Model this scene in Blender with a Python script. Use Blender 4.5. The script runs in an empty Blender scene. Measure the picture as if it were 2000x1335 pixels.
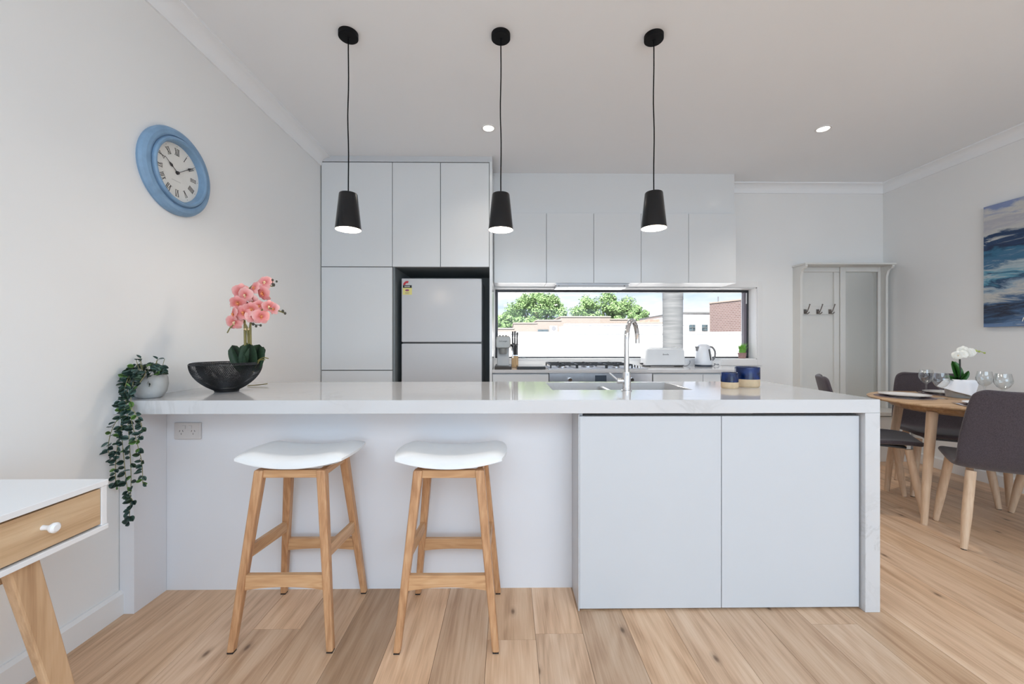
import bpy, bmesh, math, random
from mathutils import Vector, Matrix, Euler
from math import pi, sin, cos, radians, sqrt, atan2
SC = bpy.context.scene
COL = SC.collection
rnd = random.Random(11)

# ------------------------------------------------------------------ camera, world, sun, lights, exposure
cam_d = bpy.data.cameras.new('camera')
cam = bpy.data.objects.new('camera', cam_d); COL.objects.link(cam)
cam_d.sensor_width = 36.0; cam_d.sensor_fit = 'HORIZONTAL'
cam_d.lens = 780 / 2000 * 36.0
cam_d.clip_start = 0.05; cam_d.clip_end = 500
cam.location = (0, 0, 1.143)
cam.rotation_euler = (radians(90), 0, radians(-0.6))
SC.camera = cam
vs = SC.view_settings
SC.display_settings.display_device = 'sRGB'
vs.view_transform = 'Standard'; vs.look = 'None'; vs.exposure = 0.23; vs.gamma = 1.0; vs.use_curve_mapping = False
SC.cycles.max_bounces = 10; SC.cycles.diffuse_bounces = 6; SC.cycles.glossy_bounces = 4
SC.cycles.transparent_max_bounces = 12; SC.cycles.caustics_reflective = False; SC.cycles.caustics_refractive = False
SC.cycles.sample_clamp_indirect = 4.0
SC.cycles.use_denoising = True

world = bpy.data.worlds.new('sky'); SC.world = world; world.use_nodes = True
wt = world.node_tree; wn = wt.nodes; wl = wt.links; wn.clear()
def wnode(t, **k):
    n = wn.new(t)
    for a, v in k.items(): setattr(n, a, v)
    return n
tc = wnode('ShaderNodeTexCoord'); sep = wnode('ShaderNodeSeparateXYZ'); wl.new(tc.outputs['Generated'], sep.inputs[0])
grad = wnode('ShaderNodeValToRGB'); wl.new(sep.outputs['Z'], grad.inputs[0])
cr = grad.color_ramp
cr.elements[0].position = 0.0; cr.elements[0].color = (0.66, 0.76, 0.90, 1)
cr.elements[1].position = 1.0; cr.elements[1].color = (0.22, 0.40, 0.80, 1)
e = cr.elements.new(0.05); e.color = (0.36, 0.52, 0.78, 1)
e = cr.elements.new(0.11); e.color = (0.58, 0.70, 0.92, 1)
e = cr.elements.new(0.35); e.color = (0.36, 0.56, 0.92, 1)
mp = wnode('ShaderNodeMapping'); mp.inputs['Scale'].default_value = (1.0, 1.0, 3.2); wl.new(tc.outputs['Generated'], mp.inputs[0])
cn = wnode('ShaderNodeTexNoise'); cn.inputs['Scale'].default_value = 3.4; cn.inputs['Detail'].default_value = 7; cn.inputs['Roughness'].default_value = 0.55
wl.new(mp.outputs[0], cn.inputs['Vector'])
cramp = wnode('ShaderNodeValToRGB'); wl.new(cn.outputs[0], cramp.inputs[0])
cramp.color_ramp.elements[0].position = 0.40; cramp.color_ramp.elements[1].position = 0.62
cmix = wnode('ShaderNodeMix', data_type='RGBA'); wl.new(cramp.outputs[0], cmix.inputs[0]); wl.new(grad.outputs[0], cmix.inputs[6])
cmix.inputs[7].default_value = (0.93, 0.94, 0.98, 1)
bg = wnode('ShaderNodeBackground'); bg.inputs['Strength'].default_value = 1.12; wl.new(cmix.outputs[2], bg.inputs[0])
wo = wnode('ShaderNodeOutputWorld'); wl.new(bg.outputs[0], wo.inputs[0])

def lamp(name, kind, loc, rot=(0, 0, 0), power=10, color=(1, 1, 1), **k):
    d = bpy.data.lights.new(name, kind); d.energy = power; d.color = color
    for a, v in k.items(): setattr(d, a, v)
    o = bpy.data.objects.new(name, d); o.location = loc; o.rotation_euler = rot; COL.objects.link(o)
    return o
# sun high behind the house, over the camera's left shoulder
lamp('sun', 'SUN', (0, -10, 20), (radians(42), 0, radians(-24)), 13.0, (1.0, 0.96, 0.90), angle=radians(1.0))
# daylight arriving through the wide glazed opening in the wall behind the camera
lamp('daylight_rear_opening', 'AREA', (1.1, -6.12, 1.2), (radians(90), 0, 0), 98, (0.62, 0.83, 1.03), shape='RECTANGLE', size=4.6, size_y=2.3)
# added overhead fill behind the camera; no roof light is built there
lamp('added_overhead_fill', 'AREA', (1.2, -2.0, 2.75), (0, 0, 0), 125, (0.63, 0.835, 1.03), shape='RECTANGLE', size=4.4, size_y=2.6)

# ------------------------------------------------------------------ materials
def new_mat(name):
    m = bpy.data.materials.new(name); m.use_nodes = True
    nt = m.node_tree; b = nt.nodes.get('Principled BSDF')
    return m, nt, b
def N(nt, t, **k):
    n = nt.nodes.new(t)
    for a, v in k.items(): setattr(n, a, v)
    return n
def ramp(nt, stops):
    r = N(nt, 'ShaderNodeValToRGB'); el = r.color_ramp.elements
    while len(el) > 1: el.remove(el[-1])
    el[0].position = stops[0][0]; el[0].color = (*stops[0][1], 1)
    for p, c in stops[1:]:
        x = el.new(p); x.color = (*c, 1)
    return r
def coords(nt, scale=(1, 1, 1), randomize=False):
    t = N(nt, 'ShaderNodeTexCoord'); mpn = N(nt, 'ShaderNodeMapping')
    mpn.inputs['Scale'].default_value = scale
    nt.links.new(t.outputs['Object'], mpn.inputs[0])
    if randomize:
        oi = N(nt, 'ShaderNodeObjectInfo'); mu = N(nt, 'ShaderNodeMath', operation='MULTIPLY'); mu.inputs[1].default_value = 53.0
        nt.links.new(oi.outputs['Random'], mu.inputs[0])
        cb = N(nt, 'ShaderNodeCombineXYZ')
        for i in range(3): nt.links.new(mu.outputs[0], cb.inputs[i])
        nt.links.new(cb.outputs[0], mpn.inputs['Location'])
    return mpn.outputs[0]
def plain(name, col, rough=0.5, metal=0.0, spec=0.5, var=0.03, vscale=8.0, bump=0.0, bscale=120.0, coat=0.0, emit=None, estr=1.0, tint=False, trans=0.0, sheen=0.0):
    """one colour with a faint noise variation and optional fine relief"""
    m, nt, b = new_mat(name); L = nt.links
    vec = coords(nt)
    n = N(nt, 'ShaderNodeTexNoise'); n.inputs['Scale'].default_value = vscale; n.inputs['Detail'].default_value = 4
    L.new(vec, n.inputs['Vector'])
    lo = tuple(max(0, c * (1 - var)) for c in col); hi = tuple(min(1, c * (1 + var)) for c in col)
    r = ramp(nt, [(0.3, lo), (0.7, hi)]); L.new(n.outputs[0], r.inputs[0])
    out = r.outputs[0]
    if tint:
        oi = N(nt, 'ShaderNodeObjectInfo'); mx = N(nt, 'ShaderNodeMix', data_type='RGBA', blend_type='MULTIPLY'); mx.inputs[0].default_value = 1
        L.new(out, mx.inputs[6]); L.new(oi.outputs['Color'], mx.inputs[7]); out = mx.outputs[2]
    L.new(out, b.inputs['Base Color'])
    b.inputs['Roughness'].default_value = rough; b.inputs['Metallic'].default_value = metal
    b.inputs['Specular IOR Level'].default_value = spec; b.inputs['Coat Weight'].default_value = coat
    if coat: b.inputs['Coat Roughness'].default_value = 0.05
    if trans: b.inputs['Transmission Weight'].default_value = trans
    if sheen: b.inputs['Sheen Weight'].default_value = sheen
    if emit:
        b.inputs['Emission Color'].default_value = (*emit, 1); b.inputs['Emission Strength'].default_value = estr
    if bump:
        n2 = N(nt, 'ShaderNodeTexNoise'); n2.inputs['Scale'].default_value = bscale; n2.inputs['Detail'].default_value = 3; L.new(vec, n2.inputs['Vector'])
        bp = N(nt, 'ShaderNodeBump'); bp.inputs['Strength'].default_value = bump; bp.inputs['Distance'].default_value = 0.002
        L.new(n2.outputs[0], bp.inputs['Height']); L.new(bp.outputs[0], b.inputs['Normal'])
    return m
def wood(name, light, mid, dark, axis='Z', rough=0.45, grain=1.0, knots=False, tint=False, contrast=1.0):
    """sawn timber: long soft streaks, contour-line figure, fine pores and (optionally) knots"""
    m, nt, b = new_mat(name); L = nt.links
    def sc(al, ac): return {'X': (al, ac, ac), 'Y': (ac, al, ac), 'Z': (ac, ac, al)}[axis]
    g = grain
    v1 = coords(nt, sc(0.8 * g, 11 * g), True); v2 = coords(nt, sc(0.75 * g, 5.0 * g), True); v3 = coords(nt, sc(7, 190), True); v4 = coords(nt, sc(2.2 * g, 45 * g), True)
    def noise(v, scale, det, rgh, dist=0.0):
        n = N(nt, 'ShaderNodeTexNoise'); n.inputs['Scale'].default_value = scale; n.inputs['Detail'].default_value = det; n.inputs['Roughness'].default_value = rgh; n.inputs['Distortion'].default_value = dist
        L.new(v, n.inputs['Vector']); return n.outputs[0]
    def math(op, a, b_):
        n = N(nt, 'ShaderNodeMath', operation=op)
        for i, x in enumerate((a, b_)):
            if x is None: continue
            if isinstance(x, (int, float)): n.inputs[i].default_value = x
            else: L.new(x, n.inputs[i])
        return n.outputs[0]
    streak = noise(v1, 1.4, 5, 0.6, 0.6); fig = noise(v2, 1.2, 2, 0.4, 0.4); pore = noise(v3, 1.0, 2, 0.5); fine = noise(v4, 1.0, 3, 0.6)
    rings = math('MULTIPLY_ADD', math('SINE', math('MULTIPLY', fig, 62.0), None), 0.5); rings.node.inputs[2].default_value = 0.5
    tot = math('ADD', math('ADD', math('MULTIPLY', streak, 0.46), math('MULTIPLY', rings, 0.07)), math('ADD', math('MULTIPLY', fine, 0.27), math('MULTIPLY', pore, 0.20)))
    k = 0.135 / contrast
    r = ramp(nt, [(0.50 - k, dark), (0.50, mid), (0.50 + k, light)]); L.new(tot, r.inputs[0])
    out = r.outputs[0]
    if knots:
        vk = coords(nt, sc(2.4, 5.0), True)
        vo = N(nt, 'ShaderNodeTexVoronoi', feature='F1', voronoi_dimensions='2D'); vo.inputs['Scale'].default_value = 1.0; L.new(vk, vo.inputs['Vector'])
        kr = ramp(nt, [(0.0, (0.9, 0.9, 0.9)), (0.028, (0.65, 0.65, 0.65)), (0.048, (0.22, 0.22, 0.22)), (0.10, (0, 0, 0))]); L.new(vo.outputs['Distance'], kr.inputs[0])
        gate = ramp(nt, [(0.70, (0, 0, 0)), (0.72, (1, 1, 1))]); sr = N(nt, 'ShaderNodeSeparateColor'); L.new(vo.outputs['Color'], sr.inputs[0]); L.new(sr.outputs[0], gate.inputs[0])
        kf = math('MULTIPLY', kr.outputs[0], gate.outputs[0])
        km = N(nt, 'ShaderNodeMix', data_type='RGBA'); L.new(kf, km.inputs[0]); L.new(out, km.inputs[6]); km.inputs[7].default_value = (0.12, 0.06, 0.03, 1)
        out = km.outputs[2]
    if tint:
        oi = N(nt, 'ShaderNodeObjectInfo'); mt = N(nt, 'ShaderNodeMix', data_type='RGBA', blend_type='MULTIPLY'); mt.inputs[0].default_value = 1
        L.new(out, mt.inputs[6]); L.new(oi.outputs['Color'], mt.inputs[7]); out = mt.outputs[2]
    L.new(out, b.inputs['Base Color']); b.inputs['Roughness'].default_value = rough; b.inputs['Specular IOR Level'].default_value = 0.35
    bp = N(nt, 'ShaderNodeBump'); bp.inputs['Strength'].default_value = 0.08; bp.inputs['Distance'].default_value = 0.001
    L.new(pore, bp.inputs['Height']); L.new(bp.outputs[0], b.inputs['Normal'])
    return m
def glassy(name, col=(1, 1, 1), ior=1.45, face=0.03, edge=0.55):
    """thin clear glass: see-through face on, reflecting towards its edges"""
    m, nt, b = new_mat(name); L = nt.links; nt.nodes.remove(b)
    tr = N(nt, 'ShaderNodeBsdfTransparent'); tr.inputs[0].default_value = (*col, 1)
    gl = N(nt, 'ShaderNodeBsdfGlossy'); gl.inputs['Roughness'].default_value = 0.02
    lw = N(nt, 'ShaderNodeLayerWeight'); lw.inputs[0].default_value = 0.5
    r = ramp(nt, [(0.0, (face,) * 3), (0.6, (face * 2.5,) * 3), (1.0, (edge,) * 3)]); L.new(lw.outputs['Facing'], r.inputs[0])
    mx = N(nt, 'ShaderNodeMixShader'); L.new(r.outputs[0], mx.inputs[0]); L.new(tr.outputs[0], mx.inputs[1]); L.new(gl.outputs[0], mx.inputs[2])
    L.new(mx.outputs[0], nt.nodes['Material Output'].inputs[0])
    return m
def stone(name):
    m, nt, b = new_mat(name); L = nt.links
    vec = coords(nt, (1, 1, 1))
    n = N(nt, 'ShaderNodeTexNoise'); n.inputs['Scale'].default_value = 2.6; n.inputs['Detail'].default_value = 9; n.inputs['Roughness'].default_value = 0.62; n.inputs['Distortion'].default_value = 1.6
    L.new(vec, n.inputs['Vector'])
    v = ramp(nt, [(0.475, (0, 0, 0)), (0.497, (1, 1, 1)), (0.503, (1, 1, 1)), (0.53, (0, 0, 0))]); L.new(n.outputs[0], v.inputs[0])
    n3 = N(nt, 'ShaderNodeTexNoise'); n3.inputs['Scale'].default_value = 1.1; n3.inputs['Detail'].default_value = 3; L.new(vec, n3.inputs['Vector'])
    v3 = ramp(nt, [(0.48, (0, 0, 0)), (0.66, (1, 1, 1))]); L.new(n3.outputs[0], v3.inputs[0])
    mu = N(nt, 'ShaderNodeMix', data_type='RGBA', blend_type='MULTIPLY'); mu.inputs[0].default_value = 1; L.new(v.outputs[0], mu.inputs[6]); L.new(v3.outputs[0], mu.inputs[7])
    md = N(nt, 'ShaderNodeMath', operation='MULTIPLY'); md.inputs[1].default_value = 0.45; L.new(mu.outputs[2], md.inputs[0])
    mx = N(nt, 'ShaderNodeMix', data_type='RGBA'); L.new(md.outputs[0], mx.inputs[0]); mx.inputs[6].default_value = (0.615, 0.615, 0.625, 1); mx.inputs[7].default_value = (0.45, 0.445, 0.44, 1)
    L.new(mx.outputs[2], b.inputs['Base Color']); b.inputs['Roughness'].default_value = 0.09; b.inputs['Specular IOR Level'].default_value = 0.75
    return m
def brick_mat(name, c1, c2, mortar, scale):
    m, nt, b = new_mat(name); L = nt.links
    t = N(nt, 'ShaderNodeTexCoord'); sp = N(nt, 'ShaderNodeSeparateXYZ'); L.new(t.outputs['Object'], sp.inputs[0])
    cb = N(nt, 'ShaderNodeCombineXYZ'); L.new(sp.outputs['X'], cb.inputs[0]); L.new(sp.outputs['Z'], cb.inputs[1])
    br = N(nt, 'ShaderNodeTexBrick'); br.inputs['Color1'].default_value = (*c1, 1); br.inputs['Color2'].default_value = (*c2, 1); br.inputs['Mortar'].default_value = (*mortar, 1)
    br.inputs['Scale'].default_value = scale; br.inputs['Mortar Size'].default_value = 0.02; L.new(cb.outputs[0], br.inputs['Vector'])
    L.new(br.outputs[0], b.inputs['Base Color']); b.inputs['Roughness'].default_value = 0.9
    return m

M = {}
M['wall'] = plain('wall_paint', (0.84, 0.84, 0.835), 0.75, var=0.008, vscale=2, bump=0.06, bscale=220, spec=0.25)
M['ceil'] = plain('ceiling_paint', (0.88, 0.895, 0.915), 0.85, var=0.006, vscale=2, spec=0.2)
M['trim'] = plain('trim_gloss_white', (0.82, 0.815, 0.81), 0.35, var=0.006, spec=0.4)
M['lam'] = plain('white_laminate', (0.72, 0.74, 0.755), 0.16, var=0.006, vscale=3, spec=0.5)
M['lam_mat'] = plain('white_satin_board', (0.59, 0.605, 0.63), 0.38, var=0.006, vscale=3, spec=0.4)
M['panel'] = plain('white_panel_board', (0.74, 0.74, 0.765), 0.40, var=0.006, vscale=3, spec=0.4)
M['gap'] = plain('shadow_gap_board', (0.10, 0.10, 0.10), 0.7)
M['niche'] = plain('niche_shade_grey', (0.20, 0.225, 0.235), 0.6)  # grey puts the shade inside the fridge niche into the board colour
M['kick'] = plain('dark_kickboard', (0.05, 0.04, 0.035), 0.6)
M['stone'] = stone('white_veined_stone')
M['fridge'] = plain('fridge_enamel', (0.57, 0.58, 0.60), 0.22, var=0.004, spec=0.5)
M['black'] = plain('black_powder_coat', (0.006, 0.0065, 0.008), 0.19, spec=0.38)
M['flex'] = plain('black_fabric_flex', (0.006, 0.006, 0.007), 0.9, spec=0.08)
M['canopy'] = plain('matt_black_canopy', (0.005, 0.005, 0.006), 0.6, spec=0.15)
M['blackplastic'] = plain('black_plastic', (0.02, 0.02, 0.022), 0.3)
M['iron'] = plain('cast_iron', (0.025, 0.026, 0.03), 0.45, bump=0.1)
M['chrome'] = plain('chrome', (0.72, 0.72, 0.73), 0.07, metal=1.0, var=0.01)
M['steel'] = plain('brushed_steel', (0.56, 0.57, 0.60), 0.28, metal=1.0, var=0.04, vscale=30)
M['steel_sink'] = plain('satin_sink_steel', (0.60, 0.59, 0.57), 0.3, metal=1.0, var=0.03)
M['lining'] = plain('lamp_lining_white', (0.85, 0.83, 0.78), 0.6)
M['bulb'] = plain('lit_bulb', (1, 1, 1), 0.5, emit=(1.0, 0.90, 0.76), estr=9.0)
M['diffuser'] = plain('lit_diffuser', (1, 1, 1), 0.5, emit=(1.0, 0.94, 0.86), estr=9.0)
M['oak'] = wood('oak_plank', (0.78, 0.55, 0.375), (0.675, 0.44, 0.28), (0.49, 0.295, 0.175), 'Y', 0.42, grain=0.9, knots=True, tint=True)
M['subfloor'] = plain('subfloor_dark', (0.10, 0.06, 0.035), 0.9)
M['stool_v'] = wood('stool_oak_upright', (0.62, 0.37, 0.20), (0.52, 0.28, 0.14), (0.38, 0.185, 0.085), 'Z', 0.42, grain=2.2)
M['stool_x'] = wood('stool_oak_cross', (0.68, 0.43, 0.24), (0.58, 0.335, 0.17), (0.44, 0.23, 0.11), 'X', 0.42, grain=2.2)
M['stool_y'] = wood('stool_oak_side', (0.68, 0.43, 0.24), (0.58, 0.335, 0.17), (0.44, 0.23, 0.11), 'Y', 0.42, grain=2.2)
M['vinyl'] = plain('white_vinyl', (0.83, 0.83, 0.83), 0.42, bump=0.05, bscale=500)
M['beech'] = wood('pale_beech', (0.74, 0.56, 0.40), (0.67, 0.48, 0.33), (0.56, 0.38, 0.245), 'Z', 0.45, grain=2.0, contrast=0.8)
M['beech_x'] = wood('table_oak', (0.62, 0.43, 0.27), (0.52, 0.335, 0.19), (0.40, 0.24, 0.13), 'X', 0.35, grain=1.2)
M['fabric'] = plain('charcoal_fabric', (0.072, 0.058, 0.066), 0.9, var=0.28, vscale=260, bump=0.5, bscale=420, spec=0.15, sheen=0.25)
M['desk_white'] = plain('desk_white_lacquer', (0.84, 0.85, 0.87), 0.25, var=0.005)
M['desk_oak'] = wood('desk_drawer_oak', (0.68, 0.50, 0.32), (0.60, 0.41, 0.245), (0.46, 0.295, 0.165), 'Y', 0.45, grain=1.4)
M['desk_leg'] = wood('desk_leg_oak', (0.66, 0.46, 0.29), (0.58, 0.38, 0.225), (0.44, 0.27, 0.15), 'Z', 0.45, grain=1.5)
M['blue'] = plain('clock_blue_paint', (0.20, 0.335, 0.50), 0.45, var=0.10, vscale=18)
M['face'] = plain('clock_face_paper', (0.79, 0.775, 0.73), 0.5, var=0.03, vscale=12)
M['ink'] = plain('black_ink', (0.03, 0.025, 0.025), 0.5)
M['greyink'] = plain('faint_grey_ink', (0.58, 0.57, 0.54), 0.6)
M['window_black'] = plain('window_black_aluminium', (0.022, 0.024, 0.03), 0.35)
M['sash_grey'] = plain('sash_grey_aluminium', (0.17, 0.15, 0.175), 0.35)
M['pane'] = glassy('window_glass', (0.98, 0.99, 1.0), face=0.012, edge=0.5)
M['glass'] = glassy('clear_glassware', (0.97, 0.98, 0.98), face=0.06, edge=0.75)
M['white_china'] = plain('white_china', (0.84, 0.83, 0.82), 0.15)
M['placemat'] = plain('grey_brown_placemat', (0.20, 0.155, 0.165), 0.8, var=0.2, vscale=200, bump=0.3, bscale=500)
M['napkin'] = plain('white_napkin', (0.83, 0.84, 0.88), 0.85, bump=0.2, bscale=300)
M['zinc'] = plain('grey_zinc', (0.42, 0.43, 0.44), 0.5, metal=0.15, var=0.12, vscale=25)
M['leaf_dark'] = plain('orchid_leaf', (0.018, 0.046, 0.020), 0.6, var=0.3, vscale=15)
M['leaf_green'] = plain('orchid_leaf_green', (0.03, 0.13, 0.02), 0.35, var=0.25, vscale=15)
M['vine_leaf'] = plain('vine_leaf', (0.66, 0.76, 0.72), 0.5, var=0.25, vscale=40, tint=True)
M['vine_stem'] = plain('vine_stem', (0.24, 0.22, 0.09), 0.6)
M['stalk'] = plain('orchid_stalk', (0.21, 0.18, 0.055), 0.5, var=0.25, vscale=30)
M['stalk_dark'] = plain('dark_stalk', (0.02, 0.025, 0.02), 0.5)
M['pink'] = plain('pink_petal', (0.80, 0.33, 0.32), 0.6, var=0.22, vscale=45)
def petal_mat():
    m, nt, b = new_mat('pink_petal_graded'); L = nt.links
    t = N(nt, 'ShaderNodeTexCoord'); ln = N(nt, 'ShaderNodeVectorMath', operation='LENGTH'); L.new(t.outputs['Object'], ln.inputs[0])
    n = N(nt, 'ShaderNodeTexNoise'); n.inputs['Scale'].default_value = 5; L.new(t.outputs['Object'], n.inputs['Vector'])
    oi = N(nt, 'ShaderNodeObjectInfo')
    a = N(nt, 'ShaderNodeMath', operation='MULTIPLY_ADD'); a.inputs[1].default_value = 0.22; L.new(n.outputs[0], a.inputs[0]); L.new(ln.outputs['Value'], a.inputs[2])
    a2 = N(nt, 'ShaderNodeMath', operation='MULTIPLY_ADD'); a2.inputs[1].default_value = 0.16; L.new(oi.outputs['Random'], a2.inputs[0]); L.new(a.outputs[0], a2.inputs[2])
    r = ramp(nt, [(0.16, (0.74, 0.30, 0.12)), (0.34, (0.70, 0.17, 0.16)), (0.58, (0.80, 0.32, 0.31)), (0.82, (0.86, 0.52, 0.48))]); L.new(a2.outputs[0], r.inputs[0])
    L.new(r.outputs[0], b.inputs['Base Color']); b.inputs['Roughness'].default_value = 0.6
    return m
M['pink'] = petal_mat()
M['lip'] = plain('orange_lip', (0.78, 0.27, 0.10), 0.55, var=0.3, vscale=60)
M['cream'] = plain('cream_lip', (0.82, 0.60, 0.36), 0.55)
M['bud'] = plain('dark_bud', (0.055, 0.05, 0.035), 0.5)
M['white_petal'] = plain('white_petal', (0.86, 0.85, 0.78), 0.55, var=0.04)
M['lime'] = plain('lime_bud', (0.42, 0.50, 0.10), 0.5)
M['stonepot'] = plain('grey_stone_pot', (0.42, 0.435, 0.44), 0.7, var=0.10, vscale=14, bump=0.15)
M['soil'] = plain('dark_soil', (0.05, 0.035, 0.025), 0.95)
M['wire'] = plain('black_wire', (0.016, 0.016, 0.018), 0.35)
M['cobalt'] = plain('cobalt_glaze', (0.004, 0.017, 0.085), 0.16, var=0.85, vscale=22, spec=0.4)
M['clay'] = plain('raw_clay', (0.66, 0.50, 0.32), 0.8, var=0.08, vscale=40)
M['outlet'] = plain('outlet_plastic', (0.60, 0.565, 0.55), 0.35)
M['slot'] = plain('outlet_slot', (0.18, 0.16, 0.15), 0.6)
M['stand'] = plain('stand_paint', (0.74, 0.73, 0.70), 0.45, var=0.012)
M['mirror'] = plain('mirror_glass', (0.80, 0.83, 0.82), 0.04, metal=1.0, var=0.005)
M['hook'] = plain('dark_nickel', (0.30, 0.27, 0.25), 0.3, metal=1.0)
M['toaster'] = plain('toaster_white', (0.70, 0.715, 0.735), 0.25)
M['kettle'] = plain('kettle_white', (0.72, 0.75, 0.80), 0.22)
M['kgrey'] = plain('kettle_grey', (0.20, 0.20, 0.21), 0.35)
M['darkblue'] = plain('dark_blue_grey', (0.035, 0.05, 0.075), 0.35)
M['espresso'] = plain('espresso_steel', (0.34, 0.34, 0.325), 0.42, metal=0.35, var=0.06)
M['espresso_plain'] = plain('espresso_silver_panel', (0.62, 0.61, 0.60), 0.4)
M['block'] = wood('knife_block_wood', (0.72, 0.50, 0.28), (0.64, 0.42, 0.22), (0.52, 0.32, 0.15), 'Z', 0.5, grain=2)
M['knife'] = plain('knife_handle', (0.045, 0.038, 0.036), 0.4)
M['red'] = plain('sticker_red', (0.50, 0.03, 0.045), 0.5)
M['yellow'] = plain('sticker_yellow', (0.72, 0.66, 0.24), 0.5)
M['magenta'] = plain('sticker_purple', (0.26, 0.04, 0.16), 0.5)
M['sticker_black'] = plain('sticker_black', (0.012, 0.012, 0.012), 0.5)
M['board_top'] = plain('glossy_black_glass', (0.05, 0.05, 0.06), 0.06, coat=1.0)
M['grass'] = plain('fresh_grass', (0.22, 0.52, 0.08), 0.5, var=0.3, vscale=60)
M['terracotta'] = plain('dusky_terracotta', (0.40, 0.24, 0.22), 0.7, var=0.15, vscale=40)
M['render_white'] = plain('white_render', (0.86, 0.85, 0.83), 0.8, var=0.02, vscale=1.5)
M['brick_pale'] = brick_mat('pale_brick', (0.245, 0.205, 0.172), (0.222, 0.183, 0.154), (0.29, 0.26, 0.235), 3.2)
M['brick_red'] = brick_mat('red_brick', (0.185, 0.125, 0.113), (0.155, 0.103, 0.094), (0.30, 0.265, 0.25), 2.3)
M['cap'] = plain('parapet_cap', (0.32, 0.27, 0.225), 0.8)
M['tile_roof'] = plain('terracotta_roof', (0.30, 0.20, 0.16), 0.85, var=0.2, vscale=8)
M['dark_win'] = plain('far_window_glass', (0.06, 0.085, 0.10), 0.15, var=0.5, vscale=3)
M['foliage'] = plain('tree_leaf', (0.20, 0.32, 0.12), 0.6, var=0.40, vscale=1.3)
M['bark'] = plain('tree_bark', (0.16, 0.11, 0.07), 0.9, var=0.3)
M['ground'] = plain('street_ground', (0.42, 0.41, 0.40), 0.9, var=0.1, vscale=0.5)
M['cable'] = plain('cable_grey', (0.35, 0.35, 0.36), 0.6)

def concrete():
    m, nt, b = new_mat('weathered_concrete'); L = nt.links
    vec = coords(nt, (1.3, 1.3, 15)); n = N(nt, 'ShaderNodeTexNoise'); n.inputs['Scale'].default_value = 2.0; n.inputs['Detail'].default_value = 8; n.inputs['Roughness'].default_value = 0.7
    L.new(vec, n.inputs['Vector'])
    r = ramp(nt, [(0.25, (0.09, 0.092, 0.093)), (0.5, (0.135, 0.138, 0.138)), (0.78, (0.21, 0.21, 0.208))]); L.new(n.outputs[0], r.inputs[0])
    L.new(r.outputs[0], b.inputs['Base Color']); b.inputs['Roughness'].default_value = 0.9
    return m
M['concrete'] = concrete()

def painting_mat():
    """abstract seascape of broad horizontal strokes"""
    m, nt, b = new_mat('abstract_seascape_paint'); L = nt.links
    t = N(nt, 'ShaderNodeTexCoord')
    mp1 = N(nt, 'ShaderNodeMapping'); mp1.inputs['Scale'].default_value = (1, 2.4, 11); L.new(t.outputs['Object'], mp1.inputs[0])
    n1 = N(nt, 'ShaderNodeTexNoise'); n1.inputs['Scale'].default_value = 1.3; n1.inputs['Detail'].default_value = 8; n1.inputs['Roughness'].default_value = 0.65; n1.inputs['Distortion'].default_value = 0.7; L.new(mp1.outputs[0], n1.inputs['Vector'])
    sp = N(nt, 'ShaderNodeSeparateXYZ'); L.new(t.outputs['Object'], sp.inputs[0])
    # height + slope + noise drives a ramp of sea and sky bands
    sl = N(nt, 'ShaderNodeMath', operation='MULTIPLY'); sl.inputs[1].default_value = 0.10; L.new(sp.outputs['Y'], sl.inputs[0])
    ad = N(nt, 'ShaderNodeMath', operation='ADD'); L.new(sp.outputs['Z'], ad.inputs[0]); L.new(sl.outputs[0], ad.inputs[1])
    nm = N(nt, 'ShaderNodeMath', operation='MULTIPLY_ADD'); nm.inputs[1].default_value = 0.42; nm.inputs[2].default_value = -0.21; L.new(n1.outputs[0], nm.inputs[0])
    a2 = N(nt, 'ShaderNodeMath', operation='ADD'); L.new(ad.outputs[0], a2.inputs[0]); L.new(nm.outputs[0], a2.inputs[1])
    r = ramp(nt, [(0.0, (0.10, 0.13, 0.30)), (0.07, (0.14, 0.24, 0.42)), (0.13, (0.045, 0.10, 0.20)), (0.19, (0.012, 0.014, 0.03)), (0.24, (0.06, 0.13, 0.25)),
                  (0.30, (0.55, 0.54, 0.50)), (0.36, (0.26, 0.36, 0.46)), (0.41, (0.012, 0.05, 0.12)), (0.45, (0.10, 0.30, 0.42)), (0.50, (0.45, 0.52, 0.54)),
                  (0.55, (0.06, 0.16, 0.28)), (0.62, (0.03, 0.14, 0.25)), (0.68, (0.008, 0.02, 0.06)), (0.75, (0.015, 0.05, 0.13)), (0.78, (0.55, 0.55, 0.53)),
                  (0.86, (0.42, 0.42, 0.47)), (0.93, (0.58, 0.57, 0.54)), (1.0, (0.22, 0.28, 0.48))])
    L.new(a2.outputs[0], r.inputs[0])
    mp2 = N(nt, 'ShaderNodeMapping'); mp2.inputs['Scale'].default_value = (1, 5, 60); L.new(t.outputs['Object'], mp2.inputs[0])
    n2 = N(nt, 'ShaderNodeTexNoise'); n2.inputs['Scale'].default_value = 1.0; n2.inputs['Detail'].default_value = 5; L.new(mp2.outputs[0], n2.inputs['Vector'])
    r2 = ramp(nt, [(0.60, (0, 0, 0)), (0.74, (1, 1, 1))]); L.new(n2.outputs[0], r2.inputs[0])
    md = N(nt, 'ShaderNodeMath', operation='MULTIPLY'); md.inputs[1].default_value = 0.6; L.new(r2.outputs[0], md.inputs[0])
    mx = N(nt, 'ShaderNodeMix', data_type='RGBA'); L.new(md.outputs[0], mx.inputs[0]); L.new(r.outputs[0], mx.inputs[6]); mx.inputs[7].default_value = (0.55, 0.58, 0.60, 1)
    L.new(mx.outputs[2], b.inputs['Base Color']); b.inputs['Roughness'].default_value = 0.55
    return m
M['painting'] = painting_mat()

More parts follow.
